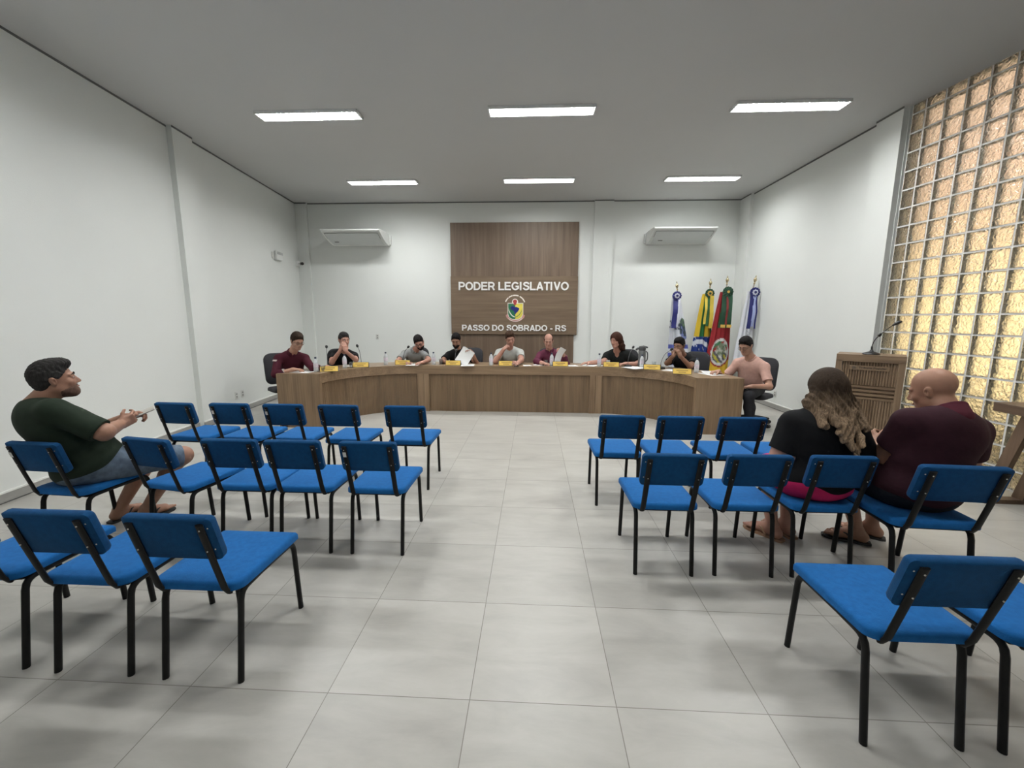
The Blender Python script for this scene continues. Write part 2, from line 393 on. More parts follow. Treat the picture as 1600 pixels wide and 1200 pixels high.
def cushion(poly, th, puff, mapf):
    """padded board: outline with soft edges, crowned face; mapf(u, v, t) -> point"""
    n = len(poly); rings = [(1.0-0.012/0.19, 0.0), (1.0, 0.10*th), (1.0, 0.62*th), (0.975, 0.88*th), (0.93, th), (0.75, th+puff*.6), (0.4, th+puff), (0.0, th+puff*1.05)]
    vs = []
    for s, t_ in rings[:-1]:
        vs += [mapf(x*s, y*s, t_) for x, y in poly]
    vs.append(mapf(0, 0, rings[-1][1])); k = len(rings)-1
    fs = [tuple(range(n))[::-1]]
    for i in range(k-1): fs += [(i*n+j, i*n+(j+1) % n, (i+1)*n+(j+1) % n, (i+1)*n+j) for j in range(n)]
    fs += [((k-1)*n+j, (k-1)*n+(j+1) % n, len(vs)-1) for j in range(n)]
    return vs, fs
def make_chair(label, sticker):
    o = thing('blue_chair', label, 'chair')
    poly = rrect(0.392, 0.448, (0.012, 0.012, 0.05, 0.05))
    vs, fs = cushion(poly, 0.042, 0.006, lambda u, v, t_: (u*(1+0.03*(v > 0)), v+0.232, 0.413+t_-0.012*(0.0 if v > 0 else (v/0.22)**2)*-1*0.3))
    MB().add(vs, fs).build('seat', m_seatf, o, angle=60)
    tl = math.radians(15)
    ax = Vector((0, -math.sin(tl), math.cos(tl))); nn = Vector((0, math.cos(tl), math.sin(tl)))   # up along the back, and its front normal
    org = Vector((0, -0.052, 0.695))
    poly = rrect(0.365, 0.205, (0.022,)*4)
    def bmap(u, v, t_):
        p = org + ax*v + nn*(t_-0.010 - 0.018*(1-(u/0.18)**2)); return (p.x+u, p.y, p.z)
    vs, fs = cushion(poly, 0.040, 0.004, bmap)
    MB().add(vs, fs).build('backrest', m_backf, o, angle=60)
    for s in (-1, 1):
        x = s*0.170
        pts = [(x, 0, 0), (x, 0.048, 0.35)]+[(x, 0.102-0.05*math.cos(a), 0.36+0.038*math.sin(a)) for a in (0.4, 0.8, 1.2, 1.57)]+[(x*0.98, 0.20, 0.398)]
        MB().tube(pts, 0.0145, 10, ry=0.0125, up=(1, 0, 0)).build('leg', m_black, o)
        pts = [(x, 0.475, 0), (x, 0.452, 0.35)]+[(x, 0.402+0.045*math.cos(a), 0.36+0.038*math.sin(a)) for a in (0.3, 0.8, 1.2, 1.57)]+[(x*0.98, 0.20, 0.398)]
        MB().tube(pts, 0.0145, 10, ry=0.0125, up=(1, 0, 0)).build('leg', m_black, o)
        x = s*0.143
        top = org + ax*0.082 - nn*0.020; bot = org - ax*0.125 - nn*0.018
        pts = [(x, top.y, top.z), (x, bot.y, bot.z)]+[(x, 0.0, 0.44), (x, 0.022, 0.408), (x, 0.06, 0.398), (x, 0.13, 0.398)]
        up_ = MB().tube(pts, 0.016, 10, ry=0.008, up=(0, -1, 0.25)).build('upright', m_black, o)
        for v in (-0.045, 0.06):
            for dx in (-0.022, 0.0):
                p = org + ax*v - nn*(0.028 if dx == 0 else 0.012); MB().sphere((x+dx*s*-1, p.y, p.z), 0.0035, 6, 4).build('rivet', m_chrome, up_)
    for yy in (0.075, 0.36): MB().box((0, yy, 0.399), (0.30, 0.022, 0.020)).build('crossbar', m_black, o)
    if sticker:
        p = org + ax*0.028 - nn*0.0285
        MB().box((-0.143, p.y, p.z), (0.020, 0.0015, 0.034), (tl, 0, 0)).build('sticker', m_sticker, o)
    return o
ch = 0
GRP = 'blue visitor chairs in the hall'
chairs = [  # x, y, yaw (deg, + = anticlockwise), sticker, label
 (-1.415, 1.540, 0, 0, 'near empty blue chair at the aisle end of the left block, whole seat visible'),
 (-1.920, 1.547, 0, 0, 'near left blue chair between the aisle-end one and the one cut by the picture edge'),
 (-2.425, 1.555, 1, 0, 'blue chair in the back left row cut off by the left edge of the picture'),
 (-1.022, 2.550, 0, 1, 'blue chair with sticker at the aisle end of the second row on the left'),
 (-1.508, 2.550, 0, 0, 'second blue chair from the aisle in the middle row on the left'),
 (-1.918, 2.550, 0, 0, 'third blue chair from the aisle in the middle row on the left'),
 (-2.440, 2.530, -10, 0, 'empty blue chair turned slightly, right beside the seated man in the green shirt'),
 (-3.055, 2.410, -4, 1, 'blue chair the man in the dark green shirt sits on'),
 (-1.118, 3.626, 0, 0, 'blue chair set apart at the aisle end of the front row on the left'),
 (-1.715, 3.626, -1, 0, 'second blue chair from the aisle in the front left row'),
 (-2.220, 3.630, 0, 1, 'third blue chair from the aisle in the front left row'),
 (-2.715, 3.630, -1, 1, 'fourth blue chair from the aisle in the front left row'),
 (-3.220, 3.620, -3, 0, 'blue chair nearest the left wall in the front row'),
 (0.718, 3.385, 0, 0, 'blue chair at the aisle end of the front row on the right'),
 (1.177, 3.385, 0, 0, 'second blue chair from the aisle in the front right row'),
 (1.658, 3.385, 0, 0, 'third blue chair from the aisle in the front right row'),
 (2.110, 3.385, 0, 0, 'blue chair of the front right row half hidden behind the woman in black'),
 (0.815, 2.425, 0, 0, 'blue chair at the aisle end of the second row on the right'),
 (1.300, 2.440, 0, 0, 'empty blue chair directly left of the woman in the pink skirt'),
 (1.768, 2.450, 0, 0, 'blue chair the woman in the black top sits on'),
 (2.225, 2.250, -3, 0, 'wide blue chair the shaven-headed man sits on'),
 (1.412, 1.405, 0, 0, 'large near blue chair at the lower right, its whole seat in view'),
 (1.897, 1.400, 0, 0, 'blue chair cut off by the right edge of the picture, lowest on that side'),
]
protos = {}
for x, y, a, st, lab in chairs:
    if st not in protos:
        o = make_chair(lab, st); protos[st] = o; o.location = (x, y, 0); o.rotation_euler = (0, 0, math.radians(a)); o['group'] = GRP
    else: o = dup(protos[st], (x, y, 0), math.radians(a), lab, GRP)
    if 'wide' in lab: o.scale = (1.18, 1.05, 1.03)

# ------------------------------------------------------------------ council desk: three modules
w_v = wood('oak_laminate_upright', 'z'); w_h = wood('oak_laminate_level', 'x')
w_top = wood('oak_laminate_top', 'x', (0.17, 0.11, 0.065), (0.25, 0.17, 0.10), (0.32, 0.225, 0.14), 0.32)
m_dark = plain('dark_gap', (0.03, 0.022, 0.015), 0.8)
DX, DY, DR, DD, DH = -0.40, 5.725, 1.165, 0.62, 0.775; SEAM = 1.43
def desk_path(kind, off, n=24):
    """front line moved back by off, from the seam side outward; returns list of (x, y)"""
    if kind == 'mid': return [(DX-SEAM+2*SEAM*i/n, DY+DR+off) for i in range(n+1)]
    s = -1 if kind == 'left' else 1
    return [(DX+s*(SEAM+(DR+off)*math.sin(PI/2*i/n)), DY+(DR+off)*math.cos(PI/2*i/n)) for i in range(n+1)]
def band(mb, kind, o0, o1, z0, z1, t0=0.0, t1=1.0, n=24):
    a = desk_path(kind, o0, n); b_ = desk_path(kind, o1, n)
    i0, i1 = int(round(t0*n)), int(round(t1*n)); a = a[i0:i1+1]; b_ = b_[i0:i1+1]; k = len(a)
    vs = [(x, y, z) for z in (z0, z1) for pl in (a, b_) for x, y in pl]
    f = lambda zi, pi, i: zi*2*k+pi*k+i
    fs = []
    for i in range(k-1):
        fs += [(f(0,0,i), f(0,0,i+1), f(0,1,i+1), f(0,1,i)), (f(1,0,i), f(1,0,i+1), f(1,1,i+1), f(1,1,i)),
               (f(0,0,i), f(0,0,i+1), f(1,0,i+1), f(1,0,i)), (f(0,1,i), f(0,1,i+1), f(1,1,i+1), f(1,1,i))]
    for i in (0, k-1): fs.append((f(0,0,i), f(0,1,i), f(1,1,i), f(1,0,i)))
    return mb.add(vs, fs)
def fluted(mb, kind, z0, z1, back, pitch=0.0215, depth=0.012, t0=0.0, t1=1.0):
    Ls = 2*SEAM if kind == 'mid' else DR*PI/2
    n = int(Ls*(t1-t0)/pitch); pts = []
    def P(t_, off):
        if kind == 'mid': return (DX-SEAM+2*SEAM*t_, DY+DR+off)
        s = -1 if kind == 'left' else 1
        return (DX+s*(SEAM+(DR+off)*math.sin(PI/2*t_)), DY+(DR+off)*math.cos(PI/2*t_))
    for i in range(n):
        a = t0+(t1-t0)*i/n; w = (t1-t0)/n
        pts += [P(a, back+depth), P(a+w*.28, back+depth), P(a+w*.34, back), P(a+w*.92, back), P(a+w, back+depth)]
    k = len(pts); vs = [(x, y, z0) for x, y in pts]+[(x, y, z1) for x, y in pts]
    return mb.add(vs, [(i, i+1, i+1+k, i+k) for i in range(k-1)])
def desk(kind, lab):
    o = thing('council_desk', lab, 'desk', (DX, DY, 0), 0, 'curved council desk modules')
    gap = 0.004; e = 0.0
    loc = (-DX, -DY, 0)
    t_in = 0.0 if kind != 'mid' else gap/(2*SEAM)
    def put(mb, nm, mt, ang=40): return mb.build(nm, mt, o, angle=ang, loc=loc)
    put(band(MB(), kind, -0.004, DD, DH-0.030, DH), 'desktop', w_top)
    put(band(MB(), kind, 0, 0.022, DH-0.14, DH-0.031), 'front_rail', w_h)
    n = 48
    if kind == 'mid':
        w = 0.10/(2*SEAM)
        for a, b_ in ((0, w), (1-w, 1)):
            x0, x1 = DX-SEAM+2*SEAM*a, DX-SEAM+2*SEAM*b_
            if a == 0: x0 += gap
            else: x1 -= gap
            put(MB().box(((x0+x1)/2, DY+DR+0.011, (DH-.14)/2), (x1-x0, 0.022, DH-.14)), 'post', w_v)
        put(fluted(MB(), kind, 0.002, DH-0.14, 0.022, t0=w, t1=1-w), 'front_panel', w_v, 20)
        for s in (-1, 1): put(MB().box((DX+s*(SEAM-0.02), DY+DR+0.31, (DH-.03)/2), (0.025, 0.56, DH-0.03)), 'side_panel', w_v)
    else:
        s = -1 if kind == 'left' else 1
        put(band(MB(), kind, 0, 0.022, 0.0, DH-0.14, 0.0, 1/18, 18), 'post', w_v)
        put(band(MB(), kind, 0, 0.022, 0.0, DH-0.14, 35/36, 1, 36), 'post', w_v)
        put(fluted(MB(), kind, 0.002, DH-0.14, 0.022, t0=1/18, t1=35/36), 'front_panel', w_v, 20)
        x0, x1 = DX+s*(SEAM+DR), DX+s*(SEAM+DR+DD)
        put(MB().box(((x0+x1)/2, DY-0.012, (DH-0.002)/2), (DD, 0.024, DH-0.002)), 'end_panel', w_v)
        put(MB().box((DX+s*(SEAM+0.018), DY+DR+0.31, (DH-.03)/2), (0.025, 0.56, DH-0.03)), 'side_panel', w_v)
        put(MB().box((x1-s*0.02, DY+0.006, 0.30), (0.035, 0.012, 0.5)), 'edge_strip', m_dark)
    return o
desk('left', 'left curved wing of the oak council desk with fluted front and plain end panel')
desk('mid', 'straight middle section of the oak council desk with fluted front')
desk('right', 'right curved wing of the oak council desk, below the flags')

# ------------------------------------------------------------------ wall panel with lettering
m_white_l = plain('white_letter_acrylic', (0.86, 0.85, 0.83), 0.4, var=0.01)
pn = thing('wall_panel', 'tall brown wood panel on the back wall with white PODER LEGISLATIVO lettering', 'wall panel', (-0.43, YB, 0))
w_pv = wood('panel_veneer_upright', 'z', (0.102, 0.069, 0.046), (0.144, 0.098, 0.066), (0.19, 0.135, 0.09))
w_ph = wood('panel_veneer_level', 'x', (0.120, 0.080, 0.049), (0.168, 0.115, 0.072), (0.21, 0.150, 0.095))
MB().box((0, -0.02, 2.99), (2.71, 0.04, 1.11)).build('upper_board', w_pv, pn, smooth=False)
MB().box((0, -0.02, 0.605), (2.60, 0.04, 1.21)).build('lower_board', w_pv, pn, smooth=False)
MB().box((0, -0.035, 1.825), (2.72, 0.07, 1.23), bev=0.004, seg=1).build('sign_board', w_ph, pn, smooth=False)
def text_obj(txt, name, mat, parent, x0, x1, z0, z1, y, th=0.012, bold=0.0, rot=None):
    """text turned into a mesh, fitted to the given box (cap height z0..z1) in the xz plane"""
    cu = bpy.data.curves.new(name, 'FONT'); cu.body = txt; cu.size = 1.0; cu.extrude = 0.01; cu.offset = bold; cu.resolution_u = 3
    to = bpy.data.objects.new(name, cu); C.objects.link(to)
    dg = bpy.context.evaluated_depsgraph_get(); me = bpy.data.meshes.new_from_object(to.evaluated_get(dg))
    bpy.data.objects.remove(to)
    co = np.empty(len(me.vertices)*3); me.vertices.foreach_get('co', co); co = co.reshape(-1, 3)
    a, b_ = co.min(0), co.max(0)
    out = np.empty_like(co)
    out[:, 0] = x0+(co[:, 0]-a[0])/(b_[0]-a[0])*(x1-x0)
    out[:, 2] = z0+(co[:, 1]-a[1])/(b_[1]-a[1])*(z1-z0)
    out[:, 1] = y-(co[:, 2]-a[2])/(b_[2]-a[2])*th
    me.vertices.foreach_set('co', out.ravel()); me.materials.clear(); me.materials.append(mat); me.update()
    me.name = name
    o = bpy.data.objects.new(name, me); C.objects.link(o); o.parent = parent
    return o
SW = 0.185
def _band(pts, w=SW):
    """polygon strip of constant width along 2D points -> list of quads"""
    n = len(pts); P_ = [Vector(p) for p in pts]; lft, rgt = [], []
    for i in range(n):
        if i == 0: d = (P_[1]-P_[0]).normalized(); m = Vector((-d.y, d.x))*w/2
        elif i == n-1: d = (P_[-1]-P_[-2]).normalized(); m = Vector((-d.y, d.x))*w/2
        else:
            d0 = (P_[i]-P_[i-1]).normalized(); d1 = (P_[i+1]-P_[i]).normalized(); n0 = Vector((-d0.y, d0.x)); n1 = Vector((-d1.y, d1.x)); m = (n0+n1).normalized(); m = m*(w/2/max(0.5, m.dot(n0)))
        lft.append(P_[i]+m); rgt.append(P_[i]-m)
    return [[tuple(lft[i]), tuple(lft[i+1]), tuple(rgt[i+1]), tuple(rgt[i])] for i in range(n-1)]
def _ell(cx, cy, rx, ry, a0, a1, n=14): return [(cx+rx*math.cos(math.radians(a0+(a1-a0)*i/n)), cy+ry*math.sin(math.radians(a0+(a1-a0)*i/n))) for i in range(n+1)]
h_ = SW/2; B1 = 1-h_; ST = [(h_, 0), (h_, 1)]
GL = {'P': (0.76, [ST, [(h_, B1)]+_ell(.40, (B1+.44)/2, .225, (B1-.44)/2, 90, -90)+[(h_, .44)]]),
 'R': (0.83, [ST, [(h_, B1)]+_ell(.42, (B1+.45)/2, .225, (B1-.45)/2, 90, -90)+[(h_, .45)], [(.36, .46), (.50, .36), (.685, 0)]]),
 'O': (0.93, [_ell(.435, .5, .345, .415, 0, 360, 28)]), 'D': (0.85, [ST, [(h_, B1)]+_ell(.36, .5, .325, .5-h_, 90, -90, 16)+[(h_, h_)]]),
 'E': (0.76, [ST, [(h_, B1), (.67, B1)], [(h_, .52), (.63, .52)], [(h_, h_), (.69, h_)]]), 'L': (0.70, [ST, [(h_, h_), (.65, h_)]]),
 'G': (0.92, [_ell(.435, .5, .345, .415, 38, 322, 24), [(.745, .18), (.745, .45)], [(.45, .45), (.83, .45)]]), 'I': (0.34, [ST]),
 'T': (0.74, [[(0, B1), (.68, B1)], [(.34, 0), (.34, 1)]]), 'A': (0.83, [[(.09, 0), (.395, .99)], [(.70, 0), (.395, .99)], [(.19, .30), (.60, .30)]]),
 'V': (0.80, [[(.09, 1), (.38, .01)], [(.67, 1), (.38, .01)]]), '-': (0.46, [[(.04, .37), (.38, .37)]]), ' ': (0.32, []),
 'B': (0.84, [ST, [(h_, B1)]+_ell(.40, (B1+.53)/2, .21, (B1-.53)/2, 90, -90)+[(h_, .53)], [(h_, .53)]+_ell(.43, (.53+h_)/2, .235, (.53-h_)/2, 90, -90)+[(h_, h_)]]),
 'S': (0.79, [[tuple(q)[:2] for q in bez([(.655, .72, 0), (.56, .87, 0), (.37, .915, 0), (.17, .85, 0), (.135, .70, 0), (.27, .57, 0), (.49, .49, 0), (.625, .38, 0), (.63, .23, 0), (.50, .11, 0), (.34, .082, 0), (.17, .14, 0), (.085, .29, 0)], 4)]])}
def sign_text(txt, x0, x1, z0, z1, y):
    tot = sum(GL[c_][0] for c_ in txt)-0.07; s = (x1-x0)/tot; hz = (z1-z0); x = x0; k_ = 0
    for ch_ in txt:
        adv, strokes = GL[ch_]
        if strokes:
            mb = MB()
            for stt in strokes:
                for qd in _band(stt): k_ = (k_+7) % 31; mb.prism([(x+px*s, z0+pz*hz) for px, pz in qd], y-0.016-k_*0.00012, y-0.0005-k_*0.00001)
            mb.build('letter', m_white_l, pn, smooth=False)
        x += adv*s
sign_text('PODER LEGISLATIVO', -1.615+.43, 0.735+.43, 2.150, 2.322, -0.07)
sign_text('PASSO DO SOBRADO - RS', -1.555+.43, 0.70+.43, 1.288, 1.415, -0.07)
# crest
c_green = plain('crest_green', (0.02, 0.16, 0.07), 0.4); c_yel = plain('crest_yellow', (0.78, 0.66, 0.10), 0.4)
c_blue = plain('crest_blue', (0.015, 0.02, 0.18), 0.4); c_red = plain('crest_red', (0.42, 0.05, 0.05), 0.4); c_white = plain('crest_white', (0.85, 0.80, 0.74), 0.4)
c_pink = plain('crest_ribbon_rose', (0.52, 0.26, 0.24), 0.5)
K = 0.000955  # metres per unit of the 1200-unit crop used for measuring the crest
def cp_(x, y): return ((x-575)*K*1.02+0.035, 1.765-(y-560)*K*1.02)
def crest(parent, nm, mat, poly, th): return MB().prism([cp_(*q) for q in poly], -0.07-th, -0.069).build(nm, mat, parent, smooth=False)
sh = [(405, 440), (750, 440), (750, 690), (715, 760), (650, 800), (575, 812), (500, 800), (435, 760), (405, 690)]
cr_ = crest(pn, 'crest', c_white, sh, 0.006)
def sub(nm, mat, poly, th): o = crest(cr_, nm, mat, poly, th); return o
sub('green_field', c_green, [(418, 455), (575, 455), (575, 790), (505, 785), (445, 750), (418, 685)], 0.010)
sub('yellow_field', c_yel, [(575, 455), (738, 455), (738, 685), (705, 750), (645, 785), (575, 790)], 0.010)
sub('blue_map', c_blue, [(465, 545), (490, 515), (520, 505), (560, 530), (600, 525), (655, 550), (665, 570), (640, 610), (620, 640), (600, 650), (580, 680), (565, 695), (555, 670), (560, 640), (525, 600), (480, 580)], 0.014)
def arc_band(cx0, cy0, r0, r1, a0, a1, n=14):
    return [(cx0+r1*math.cos(math.radians(a0+(a1-a0)*i/n)), cy0-r1*math.sin(math.radians(a0+(a1-a0)*i/n))) for i in range(n+1)] + \
           [(cx0+r0*math.cos(math.radians(a1+(a0-a1)*i/n)), cy0-r0*math.sin(math.radians(a1+(a0-a1)*i/n))) for i in range(n+1)]
sub('white_stroke', c_white, [(425, 550), (440, 600), (475, 665), (520, 715), (570, 740), (555, 752), (505, 730), (460, 680), (430, 615)], 0.014)
sub('dark_stroke', c_green, [(715, 580), (700, 630), (660, 690), (610, 730), (570, 742), (575, 752), (620, 738), (675, 690), (710, 635)], 0.014)
sub('figure', c_white, arc_band(568, 415, 0, 68, -50, 230), 0.008)
sub('figure_red', c_red, arc_band(568, 410, 0, 45, -60, 240)[:15]+[(530, 470), (560, 490), (610, 465)], 0.012)
sub('ribbon', c_pink, [(360, 700), (400, 690), (430, 740), (500, 800), (575, 815), (650, 800), (720, 740), (750, 690), (790, 705), (770, 760), (700, 825), (620, 855), (530, 855), (450, 825), (385, 765)], 0.004)
sub('ribbon_line', c_white, arc_band(575, 640, 196, 208, 222, 318), 0.008)
for a0, a1 in ((158, 130), (127, 104), (101, 70), (64, 20)):
    sub('motto_arc', c_white, arc_band(568, 500, 212, 238, a0, a1), 0.006)

# ------------------------------------------------------------------ air conditioners
m_ac = plain('air_conditioner_plastic', (0.78, 0.79, 0.77), 0.35, var=0.01)
m_acg = plain('air_conditioner_grille', (0.10, 0.10, 0.10), 0.5)
def air_con(x, lab, mirror):
    o = thing('air_conditioner', lab, 'air conditioner', (x, YB, 3.08), 0, 'split air conditioners on the back wall')
    sec = [(0, 0.0), (-0.10, -0.004), (-0.22, 0.015), (-0.36, 0.06), (-0.50, 0.125), (-0.60, 0.178), (-0.655, 0.205), (-0.66, 0.222), (-0.645, 0.232), (-0.3, 0.240), (-0.02, 0.232), (0, 0.22)]
    def prof(x0, x1, sc_=1.0, cy=-.3, cz=.13):
        n = len(sec); vs = [(xx, cy+(y-cy)*sc_, cz+(z-cz)*sc_) for xx in (x0, x1) for y, z in sec]
        return vs, [tuple(range(n)), tuple(range(2*n-1, n-1, -1))]+[(i, (i+1) % n, (i+1) % n+n, i+n) for i in range(n)]
    MB().add(*prof(-0.585, 0.585, 0.985)).build('body', m_ac, o, angle=30)
    for s in (-1, 1):
        MB().add(*prof(s*0.585-0.016, s*0.585+0.016)).build('side_cover', m_ac, o, angle=30)
    a, b_ = Vector((0, -0.585, 0.165)), Vector((0, -0.17, 0.0))
    d = b_-a; nrm = Vector((0, d.z, -d.y)).normalized(); nrm = nrm if nrm.z < 0 else -nrm
    vs = []; 
    for xx in (-0.545, 0.545):
        for p in (a, a+d*.5+nrm*.028, b_): q = p+nrm*0.004; vs.append((xx, q.y, q.z))
    MB().add(vs, [(0, 1, 4, 3), (1, 2, 5, 4)]).build('front_grille', plain('air_conditioner_front', (0.62, 0.64, 0.63), 0.45, var=0.01), o)
    g = MB()
    for xx in (-0.55, 0.55): g.tube([(xx, a.y-.01, a.z-.012), (xx, (a+d*.35).y, (a+d*.35).z-.030)], 0.003, 5)
    g.tube([(-0.55, a.y-.012, a.z-.008), (0.55, a.y-.012, a.z-.008)], 0.0025, 5)
    g.build('panel_joint', m_acg, o)
    MB().box((-0.40, -0.36, 0.026), (0.085, 0.02, 0.006), (-0.35, 0, 0)).build('badge', m_acg, o)
    xs = 0.618 if not mirror else -0.618
    MB().box((xs, -0.03, 0.12), (0.03, 0.06, 0.19), bev=0.006).sphere((xs+0.016*(1 if xs > 0 else -1), -0.045, 0.11), 0.006).build('bracket', m_ac, o)
    return o
air_con(-3.70, 'white split air conditioner on the back wall, left of the wood panel', False)
air_con(2.91, 'white split air conditioner on the back wall above the flags', True)
# small wall fittings
def outlet(loc, rz, lab, n=1):
    o = thing('power_outlet', lab, 'outlet', loc, rz)
    pl = MB().box((0, -0.004, 0), (0.075, 0.008, 0.118), bev=0.003).build('cover_plate', plain('outlet_plastic', (0.66, 0.66, 0.63), 0.4), o)
    mb = MB()
    for dz in (-0.022, 0.022): mb.box((0, -0.0085, dz), (0.032, 0.003, 0.024))
    mb.build('socket', plain('socket_grey', (0.26, 0.26, 0.25), 0.5), o)
    return o
rzl = math.radians(90)-math.atan(0.1129)*-1
outlet((lwx(6.50)+.001, 6.50, 0.30), math.radians(90+6.4), 'white power outlet on the left wall, the nearer of the pair')
outlet((lwx(6.67)+.001, 6.67, 0.30), math.radians(90+6.4), 'white power outlet on the left wall, the farther of the pair')
outlet((rwx(7.5)-.001, 7.5, 0.27), math.radians(-90), 'white power outlet low on the right wall behind the man in pink')
outlet((-3.464, YB-.001, 1.14), 0, 'white power outlet on the back wall, alone above the left wing of the desk')
em = thing('emergency_light', 'small white emergency light high on the left wall', 'emergency light', (lwx(8.25), 8.25, 2.74), math.radians(90+6.4))
MB().box((0, -0.03, 0), (0.24, 0.06, 0.17), bev=0.01).build('housing', m_ac, em)
MB().box((0, -0.064, 0.045), (0.22, 0.012, 0.05), bev=0.004).build('lamp_cover', plain('lamp_cover_grey', (0.50, 0.51, 0.50), 0.3), em)
MB().box((-0.17, -0.006, -0.01), (0.08, 0.012, 0.12), bev=0.003).build('socket_plate', plain('outlet_plastic', (0.66, 0.66, 0.63), 0.4), em)
cm = thing('security_camera', 'small security camera with black lens in the back left corner', 'security camera', (-5.09, 9.12, 2.70), 0)
MB().box((-0.02, 0, 0), (0.07, 0.12, 0.12), bev=0.01).tube([(0.01, 0, 0), (0.09, -0.03, -0.005)], 0.018, 10).build('mount', m_ac, cm)
MB().tube([(0.075, -0.0, 0.0), (0.15, -0.09, -0.01)], 0.032, 14).build('camera_body', plain('camera_black', (0.012, 0.012, 0.014), 0.3), cm)
# ------------------------------------------------------------------ office chairs behind the desk
m_off = plain('office_chair_fabric', (0.014, 0.014, 0.018), 0.8, bmp=0.2, bscale=200)
m_offp = plain('office_chair_plastic', (0.010, 0.010, 0.011), 0.45)
def office_chair(lab):
    o = thing('office_chair', lab, 'office chair')
    poly = rrect(0.47, 0.46, (0.09,)*4); vs, fs = cushion(poly, 0.055, 0.01, lambda u, v, t_: (u, v+0.02, 0.415+t_))
    MB().add(vs, fs).build('seat', m_off, o, angle=60)
    poly = rrect(0.44, 0.50, (0.13, 0.13, 0.10, 0.10), 6); tl = math.radians(10); ax = Vector((0, -math.sin(tl), math.cos(tl))); nn = Vector((0, math.cos(tl), math.sin(tl))); og = Vector((0, -0.27, 0.745))
    def mp_(u, v, t_):
        p = og+ax*v+nn*(t_-0.03-0.05*(1-(u/0.22)**2)+0.03*math.cos(v*6)); return (p.x+u, p.y, p.z)
    vs, fs = cushion(poly, 0.055, 0.01, mp_); MB().add(vs, fs).build('backrest', m_off, o, angle=60)
    MB().tube(bez([(0, -0.34, 0.66), (0, -0.34, 0.50), (0, -0.24, 0.40), (0, -0.05, 0.39)], 5), 0.035, 8, ry=0.012, up=(0, -1, 0.3)).build('back_bracket', m_offp, o)
    MB().lathe([(0.028, 0.10), (0.028, 0.24), (0.017, 0.245), (0.017, 0.39), (0.07, 0.40), (0.07, 0.414)], 14).build('gas_column', m_offp, o)
    for k in range(5):
        a = 2*PI*k/5+0.3; d = Vector((math.cos(a), math.sin(a), 0))
        lg = MB().tube([d*0.02+Vector((0, 0, 0.12)), d*0.16+Vector((0, 0, 0.10)), d*0.29+Vector((0, 0, 0.075))], [0.024, 0.020, 0.015], 8).build('leg', m_offp, o)
        MB().tube([d*0.29+Vector((-d.y, d.x, 0))*-0.02+Vector((0, 0, 0.029)), d*0.29+Vector((-d.y, d.x, 0))*0.02+Vector((0, 0, 0.029))], 0.028, 12).build('caster', m_offp, lg)
    return o
oc = None
for x, y, fx, fy, lab in [
    (-3.90, 6.40, 0.75, -0.66, 'black office chair at the left end of the desk, its back clear of the sitter'),
    (-3.48, 7.42, 0.42, -0.90, 'black office chair behind the sitter with hands over the mouth'),
    (-2.24, 7.88, 0.10, -1.0, 'black office chair behind the sitter in the grey polo shirt'),
    (-1.22, 7.86, -0.10, -1.0, 'black office chair behind the sitter who holds up papers'),
    (-0.42, 7.90, 0.0, -1.0, 'black office chair behind the sitter in the middle of the desk'),
    (0.32, 7.92, 0.0, -1.0, 'black office chair behind the sitter in the wine-red shirt'),
    (1.68, 7.80, -0.30, -0.95, 'dark office chair behind the sitter in the black blouse'),
    (2.74, 7.36, -0.55, -0.83, 'dark office chair beside the thermos-side sitter, in front of the national flag'),
    (3.28, 6.36, -0.72, -0.69, 'black office chair at the right end of the desk, under the sitter in pink')]:
    rz = math.atan2(-fx, fy)
    if oc is None: oc = office_chair(lab); oc.location = (x, y, 0); oc.rotation_euler = (0, 0, rz); oc['group'] = 'office chairs behind the desk'
    else: dup(oc, (x, y, 0), rz, lab, 'office chairs behind the desk')

# ------------------------------------------------------------------ things on the desk
ZT = DH
m_plate = plain('name_plate_yellow', (0.74, 0.50, 0.09), 0.45, var=0.04); m_pblk = plain('name_plate_black', (0.012, 0.011, 0.010), 0.4); m_ink = plain('name_plate_ink', (0.20, 0.11, 0.03), 0.6)
def name_plate(lab):
    o = thing('name_plate', lab, 'name plate')
    w, hh, dd = 0.255, 0.082, 0.06
    MB().prism([(0, 0), (dd, 0), (dd/2, hh)], -w/2, w/2, Matrix.Rotation(math.radians(90), 4, 'Z') @ Matrix.Translation((-dd/2, 0, 0))).build('stand', m_pblk, o, smooth=False)
    th = math.atan2(hh, dd/2); ay = Vector((0, math.cos(th), math.sin(th))); nv = Vector((0, -math.sin(th), math.cos(th)))
    L_ = hh/math.sin(th)
    rot = Matrix(((1, 0, 0), (0, ay.y, nv.y), (0, ay.z, nv.z))).to_4x4()
    c = Vector((0, -dd/2, 0))+ay*(L_/2)+nv*0.0015
    pl = MB().box(c, (w-0.012, L_-0.012, 0.003), rot).build('face_plate', m_plate, o, smooth=False)
    for dv, ww in ((0.012, 0.16), (-0.014, 0.10)): MB().box(c+ay*dv+nv*0.0017, (ww, 0.009, 0.001), rot).build('lettering_line', m_ink, pl, smooth=False)
    return o
np_ = None
SITT = ['in maroon', 'covering the mouth', 'in the grey polo', 'holding up papers', 'in the middle', 'in wine red', 'in the black blouse', 'with folded hands', 'in pink']
plates = [(-2.985, 5.99, 68), (-2.75, 6.56, 47), (-2.19, 6.96, 16), (-1.335, 6.965, 0), (-0.445, 6.965, 0), (0.45, 6.965, 0), (1.28, 6.95, -10), (1.85, 6.62, -38), (2.14, 6.12, -62)]
